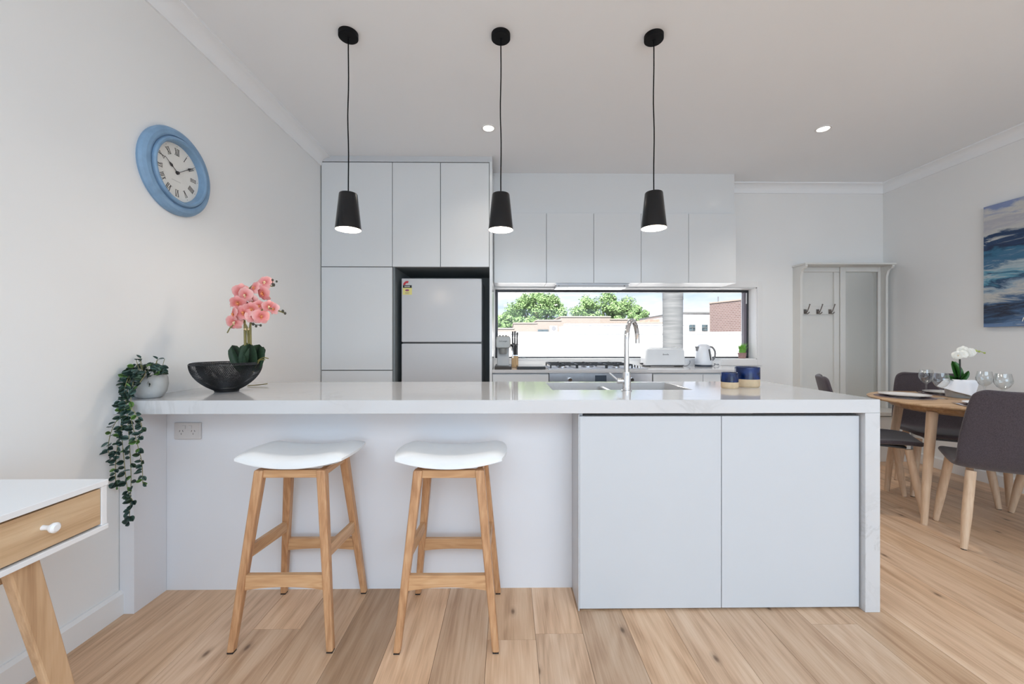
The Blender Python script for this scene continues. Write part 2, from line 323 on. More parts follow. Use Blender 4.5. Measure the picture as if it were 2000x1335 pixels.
# ------------------------------------------------------------------ shape helpers
def BM(): return bmesh.new()
def box(bm, x0, x1, y0, y1, z0, z1):
    v = [bm.verts.new(p) for p in ((x0, y0, z0), (x1, y0, z0), (x1, y1, z0), (x0, y1, z0), (x0, y0, z1), (x1, y0, z1), (x1, y1, z1), (x0, y1, z1))]
    for f in ((0, 3, 2, 1), (4, 5, 6, 7), (0, 1, 5, 4), (1, 2, 6, 5), (2, 3, 7, 6), (3, 0, 4, 7)): bm.faces.new([v[i] for i in f])
    return bm
def bar(bm, p0, p1, w0, d0, w1=None, d1=None):
    """a straight stick between two points: axis-aligned rectangular ends (for near-vertical sticks)"""
    w1 = w0 if w1 is None else w1; d1 = d0 if d1 is None else d1
    vs_ = []
    for p, w, d in ((p0, w0, d0), (p1, w1, d1)):
        for sx, sy in ((-1, -1), (1, -1), (1, 1), (-1, 1)): vs_.append(bm.verts.new((p[0] + sx * w / 2, p[1] + sy * d / 2, p[2])))
    for f in ((3, 2, 1, 0), (4, 5, 6, 7), (0, 1, 5, 4), (1, 2, 6, 5), (2, 3, 7, 6), (3, 0, 4, 7)): bm.faces.new([vs_[i] for i in f])
    return bm
def beam(bm, p0, p1, w, h, up=(0, 0, 1)):
    """a rectangular stick along p0-p1, h measured along up"""
    p0 = Vector(p0); p1 = Vector(p1); d = (p1 - p0).normalized(); u = Vector(up); s = d.cross(u).normalized(); u = s.cross(d).normalized()
    vs_ = []
    for p in (p0, p1):
        for a, b in ((-1, -1), (1, -1), (1, 1), (-1, 1)): vs_.append(bm.verts.new(p + s * (a * w / 2) + u * (b * h / 2)))
    for f in ((0, 1, 2, 3), (7, 6, 5, 4), (4, 5, 1, 0), (5, 6, 2, 1), (6, 7, 3, 2), (7, 4, 0, 3)): bm.faces.new([vs_[i] for i in f])
    return bm
def lathe(bm, prof, seg=32, c=(0, 0, 0), closed=False):
    rings = []
    for r, z in prof:
        if r < 1e-6: rings.append([bm.verts.new((c[0], c[1], c[2] + z))])
        else: rings.append([bm.verts.new((c[0] + r * cos(2 * pi * i / seg), c[1] + r * sin(2 * pi * i / seg), c[2] + z)) for i in range(seg)])
    n = len(rings)
    for k in range(n if closed else n - 1):
        a, b = rings[k], rings[(k + 1) % n]
        for i in range(seg):
            j = (i + 1) % seg
            if len(a) == 1 and len(b) == 1: continue
            if len(a) == 1: bm.faces.new((a[0], b[i], b[j]))
            elif len(b) == 1: bm.faces.new((a[i], b[0], a[j]))
            else: bm.faces.new((a[i], b[i], b[j], a[j]))
    return bm
def tube(bm, pts, rad, seg=8, cap=True):
    pts = [Vector(p) for p in pts]; n = len(pts)
    rads = rad if isinstance(rad, (list, tuple)) else [rad] * n
    tang = [(pts[min(i + 1, n - 1)] - pts[max(i - 1, 0)]).normalized() for i in range(n)]
    ref = Vector((0, 0, 1)) if abs(tang[0].z) < 0.9 else Vector((1, 0, 0))
    s = tang[0].cross(ref).normalized(); rings = []
    for i in range(n):
        s = (s - tang[i] * s.dot(tang[i])).normalized(); u = tang[i].cross(s)
        rings.append([bm.verts.new(pts[i] + (s * cos(2 * pi * k / seg) + u * sin(2 * pi * k / seg)) * rads[i]) for k in range(seg)])
    for i in range(n - 1):
        for k in range(seg):
            j = (k + 1) % seg; bm.faces.new((rings[i][k], rings[i][j], rings[i + 1][j], rings[i + 1][k]))
    if cap:
        bm.faces.new(list(reversed(rings[0]))); bm.faces.new(rings[-1])
    return bm
def prism(bm, outline, axis, a0, a1):
    """closed outline extruded along an axis; outline points are the other two coordinates in order"""
    def P(p, a): return {'X': (a, p[0], p[1]), 'Y': (p[0], a, p[1]), 'Z': (p[0], p[1], a)}[axis]
    A = [bm.verts.new(P(p, a0)) for p in outline]; B = [bm.verts.new(P(p, a1)) for p in outline]
    bm.faces.new(list(reversed(A))); bm.faces.new(B); n = len(outline)
    for i in range(n): bm.faces.new((A[i], A[(i + 1) % n], B[(i + 1) % n], B[i]))
    return bm
def ball(bm, c, r, seg=10, rings=6, sz=1.0):
    prof = [(r * sin(pi * k / rings), -r * sz * cos(pi * k / rings)) for k in range(rings + 1)]
    prof[0] = (0, prof[0][1]); prof[-1] = (0, prof[-1][1])
    return lathe(bm, prof, seg, c)
def slab_hole(bm, xs, ys, z0, z1, holes):
    """slab cut on a grid of lines xs, ys, leaving out the cells in holes"""
    vt = {}; 
    def V(i, j, k):
        if (i, j, k) not in vt: vt[(i, j, k)] = bm.verts.new((xs[i], ys[j], z1 if k else z0))
        return vt[(i, j, k)]
    nx, ny = len(xs) - 1, len(ys) - 1
    solid = lambda i, j: 0 <= i < nx and 0 <= j < ny and (i, j) not in holes
    for i in range(nx):
        for j in range(ny):
            if not solid(i, j): continue
            bm.faces.new((V(i, j, 1), V(i + 1, j, 1), V(i + 1, j + 1, 1), V(i, j + 1, 1)))
            bm.faces.new((V(i, j + 1, 0), V(i + 1, j + 1, 0), V(i + 1, j, 0), V(i, j, 0)))
            if not solid(i - 1, j): bm.faces.new((V(i, j + 1, 0), V(i, j, 0), V(i, j, 1), V(i, j + 1, 1)))
            if not solid(i + 1, j): bm.faces.new((V(i + 1, j, 0), V(i + 1, j + 1, 0), V(i + 1, j + 1, 1), V(i + 1, j, 1)))
            if not solid(i, j - 1): bm.faces.new((V(i, j, 0), V(i + 1, j, 0), V(i + 1, j, 1), V(i, j, 1)))
            if not solid(i, j + 1): bm.faces.new((V(i + 1, j + 1, 0), V(i, j + 1, 0), V(i, j + 1, 1), V(i + 1, j + 1, 1)))
    return bm

def obj(name, bm, mat, parent=None, world=False, smooth=0, bevel=0, bseg=2, label=None, kind=None, subsurf=0, solid=0, at=None):
    """link the bmesh as one mesh object; world=True: verts are in world space and are re-based on the thing's origin"""
    if world and parent is not None:
        off = parent.location.copy(); p = parent.parent
        while p: off = off + p.location; p = p.parent
        bmesh.ops.translate(bm, verts=bm.verts, vec=-off)
    if at is not None: bmesh.ops.translate(bm, verts=bm.verts, vec=-Vector(at))
    bmesh.ops.recalc_face_normals(bm, faces=bm.faces)
    me = bpy.data.meshes.new(name); bm.to_mesh(me); bm.free()
    if isinstance(mat, str): mat = M[mat]
    me.materials.append(mat)
    if smooth:
        for p in me.polygons: p.use_smooth = True
        me.set_sharp_from_angle(angle=radians(smooth))
    o = bpy.data.objects.new(name, me); COL.objects.link(o)
    if at is not None: o.location = at
    if parent is not None: o.parent = parent
    if solid:
        md = o.modifiers.new('thickness', 'SOLIDIFY'); md.thickness = solid; md.offset = 0
    if bevel:
        md = o.modifiers.new('edge', 'BEVEL'); md.width = bevel; md.segments = bseg; md.limit_method = 'ANGLE'; md.angle_limit = radians(40)
    if subsurf:
        md = o.modifiers.new('round', 'SUBSURF'); md.levels = subsurf; md.render_levels = subsurf
    if label: o['label'] = label
    if kind: o['kind'] = kind
    return o
def thing(name, label, cat, loc=(0, 0, 0), rotz=0, group=None):
    o = bpy.data.objects.new(name, None); COL.objects.link(o); o.empty_display_size = 0.05
    o.location = loc; o.rotation_euler = (0, 0, rotz); o['label'] = label; o['category'] = cat
    if group: o['group'] = group
    return o
def tag(o, label, cat, group=None):
    o['label'] = label; o['category'] = cat
    if group: o['group'] = group
    return o
def struct(name, bm=None, mat=None, label=None, cat=None, **k):
    o = obj(name, bm, mat, **k) if bm is not None else bpy.data.objects.new(name, None)
    if bm is None: COL.objects.link(o)
    o['kind'] = 'structure'
    if label: o['label'] = label
    if cat: o['category'] = cat
    return o
def inst(src, parent, name=None):
    c = src.copy(); COL.objects.link(c); c.parent = parent
    if name: c.name = name
    return c
def dup(root, loc, rotz, label, group=None):
    r = root.copy(); COL.objects.link(r); r.location = loc; r.rotation_euler = (0, 0, rotz); r['label'] = label
    if group: r['group'] = group
    for ch in list(root.children):
        c = ch.copy(); COL.objects.link(c); c.parent = r
        for g in list(ch.children):
            d = g.copy(); COL.objects.link(d); d.parent = c
    return r
def text_mesh(name, body, size, mat, parent, loc, rot, extrude=0.0004):
    cu = bpy.data.curves.new(name, 'FONT'); cu.body = body; cu.size = size; cu.extrude = extrude; cu.align_x = 'CENTER'; cu.align_y = 'CENTER'; cu.resolution_u = 2
    tmp = bpy.data.objects.new(name + '_tmp', cu); COL.objects.link(tmp)
    dg = bpy.context.evaluated_depsgraph_get(); me = bpy.data.meshes.new_from_object(tmp.evaluated_get(dg)); bpy.data.objects.remove(tmp); bpy.data.curves.remove(cu)
    me.materials.clear(); me.materials.append(M[mat]); me.name = name
    o = bpy.data.objects.new(name, me); COL.objects.link(o); o.parent = parent; o.location = loc; o.rotation_euler = rot
    return o

# ------------------------------------------------------------------ the room
LW, RW, BW, FW, CH = -1.635, 3.90, 4.11, -6.20, 2.768
fl = struct('floor', box(BM(), LW - 0.2, RW + 0.2, FW - 0.05, BW + 0.02, -0.12, -0.016), 'subfloor', 'timber floor of wide oak planks running towards the window wall', 'floor')
PW = 0.187; col0 = -0.640
tones = [0.96, 1.06, 0.88, 1.10, 0.99, 1.04, 0.84, 1.08, 0.93, 1.02]
k = int(math.floor((LW - col0) / PW)); ci = 0
while col0 + k * PW < RW:
    x0 = max(col0 + k * PW, LW - 0.01) + 0.0006; x1 = min(col0 + (k + 1) * PW, RW + 0.01) - 0.0006
    r2 = random.Random(100 + k)
    y = FW - r2.uniform(0.2, 1.8)
    if k == 0: y = FW - 0.9
    if k == -2: y = 1.60 - 1.9 * 3
    first = True
    while y < BW:
        L_ = 1.9; y0 = max(y, FW) + 0.0006; y1 = min(y + L_, BW) - 0.0006
        if y1 - y0 > 0.05 and x1 - x0 > 0.01:
            p = obj('plank', box(BM(), x0, x1, y0, y1, -0.016, 0), 'oak', fl, at=((x0 + x1) / 2, (y0 + y1) / 2, 0))
            t = tones[r2.randrange(10)] * r2.uniform(0.97, 1.03); wm = r2.uniform(-0.03, 0.03)
            if k == 0: t, wm = 0.62, 0.02
            if k == 1: t, wm = 1.10, 0.02
            p.color = (t * (1 + wm), t, t * (1 - wm * 1.5), 1)
        y += L_
    k += 1
struct('ceiling', box(BM(), LW - 0.25, RW + 0.25, FW - 2.8, BW + 0.45, CH, CH + 0.25), 'ceil', 'plain off-white ceiling', 'ceiling')  # unseen overhang past the rear wall is added to keep the sun out
struct('wall_left', box(BM(), LW - 0.2, LW, FW - 0.2, BW + 0.3, -0.12, CH), 'wall', 'plain off-white side wall carrying the blue clock', 'wall')
struct('wall_right', box(BM(), RW, RW + 0.2, FW - 0.2, BW + 0.3, -0.12, CH), 'wall', 'plain off-white side wall carrying the blue painting', 'wall')
WX0, WX1, WZ0, WZ1 = -0.134, 2.575, 0.964, 1.706
bm = BM()
box(bm, LW - 0.1, WX0, BW, BW + 0.27, -0.12, CH); box(bm, WX1, RW + 0.1, BW, BW + 0.27, -0.12, CH)
box(bm, WX0, WX1, BW, BW + 0.27, -0.12, WZ0); box(bm, WX0, WX1, BW, BW + 0.27, WZ1, CH)
struct('wall_back', bm, 'wall', 'off-white kitchen wall with the long low window', 'wall')
bm = BM()
box(bm, LW - 0.1, -1.2, FW - 0.2, FW, -0.12, CH); box(bm, 3.4, RW + 0.1, FW - 0.2, FW, -0.12, CH); box(bm, -1.2, 3.4, FW - 0.2, FW, 2.35, CH)
struct('wall_front', bm, 'wall', 'wall with a wide glazed opening behind the viewer', 'wall')
# baseboards with a bevelled top
def base_prof(d, h): return [(0, 0), (d, 0), (d, h - 0.012), (d - 0.012, h), (0, h)]
struct('baseboard_left', prism(BM(), [(LW + a, b) for a, b in base_prof(0.02, 0.10)], 'Y', FW, 1.705), 'trim', 'white skirting board along the clock wall', 'baseboard')
struct('baseboard_right', prism(BM(), [(RW - a, b) for a, b in base_prof(0.02, 0.10)], 'Y', FW, BW), 'trim', 'white skirting board behind the dining chairs', 'baseboard')
struct('baseboard_back', prism(BM(), [(BW - a, b) for a, b in base_prof(0.02, 0.10)], 'X', 2.22, 2.95), 'trim', 'white skirting board between base cabinets and hall stand', 'baseboard')
# cornices: coved profile with a step
def cornice(s):
    pts = [(0, CH), (0, CH - 0.088), (0.010, CH - 0.088), (0.012, CH - 0.080)]
    for i in range(7):
        a = i / 6 * pi / 2; pts.append((0.012 + 0.068 * (1 - cos(a)), CH - 0.080 + 0.068 * sin(a)))
    pts += [(0.085, CH - 0.010), (0.085, CH)]
    return pts
struct('trim_1', prism(BM(), [(LW + a, b) for a, b in cornice(1)], 'Y', FW, 3.50), 'ceil', 'coved cornice above the clock wall', 'cornice', smooth=25)
struct('trim_2', prism(BM(), [(RW - a, b) for a, b in cornice(1)], 'Y', FW, BW), 'ceil', 'coved cornice above the painting wall', 'cornice', smooth=25)
struct('trim_3', prism(BM(), [(BW - a, b) for a, b in cornice(1)], 'X', 2.195, RW), 'ceil', 'coved cornice above the hall stand', 'cornice', smooth=25)
# bulkhead over the wall cabinets
struct('trim_4', box(BM(), -0.137, 2.193, 3.842, BW, 2.378, CH), 'lam', 'flat white bulkhead between wall cabinets and ceiling', 'bulkhead', bevel=0.002)

# window
win = struct('window_1', label='long low black-framed window above the back bench', cat='window'); win.location = (0, 0, 0)
FY = 4.235
bm = BM(); box(bm, WX0, WX1, FY, FY + 0.06, WZ1 - 0.034, WZ1 - 0.010); box(bm, WX0, WX1, FY, FY + 0.06, WZ0 + 0.008, WZ0 + 0.022)
box(bm, WX0, WX0 + 0.028, FY, FY + 0.06, WZ0, WZ1 - 0.03); box(bm, WX1 - 0.022, WX1, FY, FY + 0.06, WZ0, WZ1 - 0.03)
obj('frame', bm, 'window_black', win, bevel=0.002)
sash = obj('sash', box(BM(), WX1 - 0.052, WX1 - 0.022, FY + 0.006, FY + 0.05, WZ0 + 0.022, WZ1 - 0.034), 'sash_grey', win, bevel=0.003)
obj('latch', box(BM(), WX1 - 0.034, WX1 - 0.026, FY - 0.004, FY + 0.008, 1.55, WZ1 - 0.04), 'trim', sash, label='pale latch strip')
obj('pane', box(BM(), WX0 + 0.028, WX1 - 0.052, FY + 0.028, FY + 0.032, WZ0 + 0.022, WZ1 - 0.034), 'pane', win)
bm = BM(); t_ = 0.012
box(bm, WX0, WX1, BW - 0.004, FY, WZ0 - 0.0, WZ0 + t_ - 0.004); obj('window_sill', bm, 'trim', win)
bm = BM(); box(bm, WX0, WX1, BW - 0.004, FY, WZ1 - 0.010, WZ1); box(bm, WX1 - 0.008, WX1, BW - 0.004, FY, WZ0, WZ1); obj('reveal_lining', bm, 'trim', win)
bm = BM(); box(bm, WX1, WX1 + 0.055, BW - 0.016, BW, 0.902, 1.775); box(bm, 2.195, WX1, BW - 0.016, BW, WZ1, 1.775); box(bm, 2.203, WX1, BW - 0.016, BW, 0.902, WZ0)
obj('architrave', bm, 'trim', win, bevel=0.002)

# ------------------------------------------------------------------ tall cabinets and fridge
TY = 3.50
def door(parent, x0, x1, z0, z1, y, th=0.019, mat='lam', g=0.0018, name='door'):
    return obj(name, box(BM(), x0 + g, x1 - g, y, y + th, z0 + g, z1 - g), mat, parent, world=True, bevel=0.0012, bseg=1)
pan = thing('pantry_cabinet', 'tall white pantry cabinet in the corner beside the fridge', 'cabinet', (-1.32, 3.8, 0))
obj('carcass', box(BM(), LW + 0.004, -1.010, TY + 0.021, BW - 0.006, 0.0, 2.716), 'gap', pan, world=True)
door(pan, LW + 0.008, -1.0095, 1.800, 2.712, TY); door(pan, LW + 0.008, -1.0095, 0.897, 1.797, TY); door(pan, LW + 0.008, -1.0095, 0.12, 0.894, TY)
obj('toe_kick', box(BM(), LW + 0.005, -1.011, TY + 0.03, TY + 0.05, 0, 0.12), 'lam_mat', pan, world=True)
ovr = thing('overhead_cabinet', 'white two-door cupboard above the fridge, with a fridge niche lining coloured to show its shade', 'cabinet', (-0.6, 3.8, 1.8))
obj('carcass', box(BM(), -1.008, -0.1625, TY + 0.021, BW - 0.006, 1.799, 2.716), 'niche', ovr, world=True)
door(ovr, -1.0085, -0.5905, 1.799, 2.712, TY); door(ovr, -0.5885, -0.1625, 1.799, 2.712, TY)
tag(obj('end_panel', box(BM(), -0.160, -0.137, TY - 0.002, BW, 0, 2.722), 'lam', bevel=0.0012, bseg=1), 'full-height white end panel between the fridge and the window', 'panel')
struct('trim_5', box(BM(), LW, -0.137, TY + 0.002, TY + 0.02, 2.718, CH), 'lam_mat', 'narrow white filler strip above the tall cabinets', 'filler')
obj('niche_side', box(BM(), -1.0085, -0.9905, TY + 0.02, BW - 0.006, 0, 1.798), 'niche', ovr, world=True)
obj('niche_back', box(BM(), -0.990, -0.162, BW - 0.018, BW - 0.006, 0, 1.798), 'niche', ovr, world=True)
fr = thing('refrigerator', 'white two-door fridge with an energy sticker, in the niche coloured grey for its shade', 'fridge', (-0.59, 3.8, 0))
FX0, FX1, FRY = -0.945, -0.232, 3.555
obj('body', box(BM(), FX0 + 0.004, FX1 - 0.004, FRY + 0.065, 4.07, 0.03, 1.708), 'fridge', fr, world=True, bevel=0.006)
obj('feet', box(BM(), FX0 + 0.05, FX1 - 0.05, FRY + 0.1, 4.0, 0.0, 0.03), 'blackplastic', fr, world=True)
d1 = obj('freezer_door', box(BM(), FX0, FX1, FRY, FRY + 0.06, 1.142, 1.708), 'fridge', fr, world=True, bevel=0.008, bseg=3)
d2 = obj('fridge_door', box(BM(), FX0, FX1, FRY, FRY + 0.06, 0.08, 1.129), 'fridge', fr, world=True, bevel=0.008, bseg=3)
obj('door_gap_grip', box(BM(), FX0 + 0.01, FX1 - 0.01, FRY + 0.012, FRY + 0.06, 1.129, 1.142), 'blackplastic', fr, world=True, label='dark finger gap between the doors')
# energy sticker
sx, sz, sy = FX0 + 0.012, 1.700, FRY - 0.0012
sk = obj('energy_sticker', box(BM(), sx, sx + 0.082, sy, FRY, sz - 0.138, sz - 0.076), 'yellow', fr, world=True, label='yellow energy rating sticker with red arc')
bm = BM(); outl = [(sx + 0.040 + 0.036 * cos(a), sz - 0.052 + 0.036 * sin(a)) for a in [pi - i * pi * 0.62 / 10 for i in range(11)]]
outl += [(sx + 0.040 + 0.017 * cos(a), sz - 0.052 + 0.017 * sin(a)) for a in [pi - i * pi * 0.62 / 10 for i in range(10, -1, -1)]]
prism(bm, outl, 'Y', sy, FRY); obj('red_arc', bm, 'red', sk, world=False, at=None).location = -fr.location
obj('black_band', box(BM(), sx + 0.002, sx + 0.080, sy - 0.0003, FRY, sz - 0.077, sz - 0.053), 'sticker_black', sk).location = -fr.location
bm = BM()
for i in range(4): box(bm, sx + 0.018 + 0.012 * i, sx + 0.026 + 0.012 * i, sy - 0.0006, FRY, sz - 0.070, sz - 0.060)
obj('band_print', bm, 'greyink', sk).location = -fr.location
bm = BM(); prism(bm, [(sx + 0.040 + 0.018 * cos(a * pi / 8), sz - 0.098 + 0.008 * sin(a * pi / 8)) for a in range(16)], 'Y', sy - 0.0004, FRY); obj('number_oval', bm, 'magenta', sk).location = -fr.location
bm = BM()
for i in range(3): box(bm, sx + 0.022, sx + 0.060 - 0.008 * (i % 2), sy - 0.0004, FRY, sz - 0.118 - 0.006 * i, sz - 0.1155 - 0.006 * i)
obj('small_print', bm, 'cap', sk).location = -fr.location

# ------------------------------------------------------------------ wall cabinets, range hood
UY, UZ0, UZ1 = 3.815, 1.706, 2.378
xs_ = [-0.134, 0.369, 0.823, 1.278, 1.736, 2.195]
for (a, b, lab) in ((0, 1, 'single-door white wall cabinet nearest the fridge'), (1, 3, 'two-door white wall cabinet above the range hood'), (3, 5, 'two-door white wall cabinet at the open end of the row')):
    wc = thing('wall_cabinet', lab, 'cabinet', ((xs_[a] + xs_[b]) / 2, 3.96, UZ0), 0, 'wall cabinets over the window')
    obj('carcass', box(BM(), xs_[a] + 0.001, xs_[b] - 0.0015, UY + 0.021, BW - 0.006, UZ0 + 0.002, UZ1 - 0.001), 'lam_mat', wc, world=True)
    for i in range(a, b): door(wc, xs_[i] - 0.0003, xs_[i + 1] + 0.0003, UZ0, UZ1, UY, name='door', g=0.0021)
hood = thing('range_hood', 'slim white slide-out range hood under the wall cabinets', 'range hood', (0.82, 3.97, 1.67))
obj('housing', box(BM(), 0.475, 1.165, 3.875, 4.09, 1.678, 1.705), 'steel', hood, world=True, bevel=0.002)
obj('visor', box(BM(), 0.470, 1.170, 3.850, 3.872, 1.672, 1.700), 'lam_mat', hood, world=True, bevel=0.002)
obj('control_slot', box(BM(), 0.482, 0.50, 3.8495, 3.851, 1.683, 1.689), 'kgrey', hood, world=True); obj('control_button', box(BM(), 1.120, 1.135, 3.848, 3.851, 1.681, 1.691), 'kgrey', hood, world=True)
obj('added_glow_panel', box(BM(), 0.60, 1.04, 3.93, 4.00, 1.6755, 1.6778), 'diffuser', hood, world=True)  # added glowing panel under the hood, paired with the fill below
lamp('added_hood_fill', 'AREA', (0.82, 3.965, 1.674), (0, 0, 0), 7, (1.0, 0.96, 0.90), shape='RECTANGLE', size=0.44, size_y=0.06)  # added fill to brighten the bench and the undersides of the cabinets
obj('front_rail', box(BM(), 0.462, 1.178, 3.848, 3.874, 1.7005, 1.7055), 'steel', hood, world=True)

# ------------------------------------------------------------------ back bench, base cabinets, oven, cooktop
BY = 3.495; BX1 = 2.20
tag(obj('back_benchtop', box(BM(), -0.136, BX1, BY, BW, 0.872, 0.900), 'stone', bevel=0.002), 'white stone benchtop under the window', 'benchtop')
def base_unit(x0, x1, divs, lab):
    b = thing('base_cabinet', lab, 'cabinet', ((x0 + x1) / 2, 3.8, 0), 0, 'base cabinets under the window')
    obj('carcass', box(BM(), x0 + 0.001, x1 - 0.001, BY + 0.035, BW - 0.006, 0.1, 0.871), 'lam_mat', b, world=True)
    obj('toe_kick', box(BM(), x0 + 0.001, x1 - 0.001, BY + 0.06, BY + 0.075, 0, 0.1), 'lam_mat', b, world=True)
    for i in range(len(divs) - 1): door(b, divs[i], divs[i + 1], 0.11, 0.860, BY + 0.014)
base_unit(-0.136, 0.360, [-0.134, 0.360], 'white base cabinet left of the oven')
base_unit(1.278, 2.195, [1.280, 1.724, 2.195], 'white two-door base cabinet right of the oven')
ov = thing('oven', 'wide stainless steel built-in oven below the cooktop', 'oven', (0.82, 3.8, 0.1))
obj('housing', box(BM(), 0.364, 1.275, BY + 0.035, 4.05, 0.0, 0.868), 'steel', ov, world=True)
cp = obj('control_panel', box(BM(), 0.366, 1.273, BY + 0.012, BY + 0.034, 0.745, 0.866), 'steel', ov, world=True, bevel=0.002)
od = obj('oven_door', box(BM(), 0.366, 1.273, BY + 0.012, BY + 0.034, 0.15, 0.740), 'board_top', ov, world=True, bevel=0.002)
bm = tube(BM(), [(0.42, BY - 0.02, 0.69), (1.22, BY - 0.02, 0.69)], 0.010, 10); box(bm, 0.44, 0.455, BY - 0.02, BY + 0.013, 0.684, 0.696); box(bm, 1.185, 1.20, BY - 0.02, BY + 0.013, 0.684, 0.696)
obj('door_handle', bm, 'chrome', od).location = -ov.location
obj('clock_display', box(BM(), 0.768, 0.868, BY + 0.010, BY + 0.013, 0.79, 0.850), 'darkblue', cp).location = -ov.location
for x in (0.545, 1.087):
    bm = lathe(BM(), [(0, 0.028), (0.016, 0.028), (0.019, 0.0), (0, 0.0)], 16)
    bmesh.ops.rotate(bm, verts=bm.verts, cent=(0, 0, 0), matrix=Matrix.Rotation(radians(90), 3, 'X')); bmesh.ops.translate(bm, verts=bm.verts, vec=(x, BY + 0.012, 0.812))
    obj('knob', bm, 'chrome', cp, smooth=40).location = -ov.location
ct = thing('cooktop', 'stainless steel gas cooktop with black trivets on the back bench', 'cooktop', (0.80, 3.8, 0.9))
obj('hob_plate', box(BM(), 0.362, 1.255, 3.555, 4.02, 0.9, 0.908), 'steel', ct, world=True, bevel=0.003)
burn = [(0.50, 3.68, 0.042), (0.50, 3.90, 0.036), (0.755, 3.79, 0.060), (1.00, 3.68, 0.036), (1.00, 3.90, 0.042)]
for (x, y, r) in burn:
    bb = obj('burner', lathe(BM(), [(0, 0.0), (r, 0.0), (r, 0.010), (r * 0.8, 0.014), (0, 0.014)], 20, (x, y, 0.908)), 'steel', ct, world=True, smooth=40)
    obj('burner_cap', lathe(BM(), [(0, 0.015), (r * 0.75, 0.015), (r * 0.78, 0.019), (r * 0.7, 0.023), (0, 0.024)], 20, (x, y, 0.908)), 'iron', bb, smooth=40).location = -ct.location
for (x0, x1) in ((0.385, 0.615), (0.625, 0.880), (0.890, 1.115)):
    bm = BM(); y0, y1 = 3.575, 4.0; z = 0.938; cx = (x0 + x1) / 2
    for yy in (y0, (y0 + y1) / 2, y1): beam(bm, (x0, yy, z), (x1, yy, z), 0.010, 0.012)
    for xx in (x0, x1): beam(bm, (xx, y0, z), (xx, y1, z), 0.010, 0.012)
    for yy in (3.68, 3.90):
        beam(bm, (x0, yy, z + 0.004), (cx - 0.025, yy, z + 0.004), 0.008, 0.012); beam(bm, (x1, yy, z + 0.004), (cx + 0.025, yy, z + 0.004), 0.008, 0.012)
        beam(bm, (cx, yy - 0.09, z + 0.004), (cx, yy - 0.025, z + 0.004), 0.008, 0.012); beam(bm, (cx, yy + 0.025, z + 0.004), (cx, yy + 0.09, z + 0.004), 0.008, 0.012)
    for xx in (x0, x1):
        for yy in (y0, y1): box(bm, xx - 0.006, xx + 0.006, yy - 0.006, yy + 0.006, 0.908, z)
    obj('trivet', bm, 'iron', ct, world=True)
for i in range(5):
    obj('knob', lathe(BM(), [(0, 0.022), (0.013, 0.022), (0.016, 0.0), (0, 0)], 14, (1.185, 3.60 + i * 0.085, 0.908)), 'chrome', ct, world=True, smooth=40)

# ------------------------------------------------------------------ island
IY, IZ, IT = 1.672, 0.900, 0.057
isl = thing('island_cabinet', 'white island base with two wide flat doors and a set-back panel behind the stools', 'cabinet', (0.9, 2.05, 0))
obj('carcass', box(BM(), 0.325, 1.510, IY + 0.045, IY + 0.062, 0.06, IZ - IT - 0.012), 'gap', isl, world=True)
obj('bottom_board', box(BM(), 0.325, 1.510, IY + 0.063, 2.42, 0.06, 0.08), 'gap', isl, world=True)
obj('toe_kick', box(BM(), 0.325, 1.510, IY + 0.055, IY + 0.075, 0.0, 0.06), 'kick', isl, world=True)
DY = IY + 0.023
door(isl, 0.3035, 0.9125, 0.007, 0.8285, DY, mat='lam_mat'); door(isl, 0.9115, 1.507, 0.007, 0.8285, DY, mat='lam_mat')
obj('end_panel', box(BM(), 0.300, 0.322, DY + 0.020, 2.43, 0, IZ - IT - 0.001), 'lam_mat', isl, world=True, bevel=0.001)
obj('end_panel', box(BM(), 0.3005, 0.3045, DY, DY + 0.02, 0, 0.836), 'lam_mat', isl, world=True)
obj('back_panel', box(BM(), LW + 0.002, 0.2995, 1.858, 1.880, 0, IZ - IT - 0.001), 'panel', isl, world=True)
obj('support_panel', box(BM(), LW + 0.003, -1.572, IY + 0.024, 1.857, 0, IZ - IT - 0.001), 'panel', isl, world=True, bevel=0.001)
obj('kitchen_side_panel', box(BM(), LW + 0.002, 0.299, 2.405, 2.420, 0, IZ - IT - 0.001), 'panel', isl, world=True)
it = thing('island_benchtop', 'thick white stone island benchtop with a waterfall end', 'benchtop', (0, 2.05, 0))
SX0, SX1, SY0, SY1 = 0.228, 0.943, 2.024, 2.392
obj('top_slab', slab_hole(BM(), [LW + 0.001, SX0, SX1, 1.575], [IY, SY0, SY1, 2.447], IZ - IT, IZ, {(1, 1)}), 'stone', it, world=True, bevel=0.0015, bseg=1)
obj('waterfall_end', box(BM(), 1.511, 1.575, IY, 2.447, 0, IZ - IT - 0.0005), 'stone', it, world=True, bevel=0.0015, bseg=1)
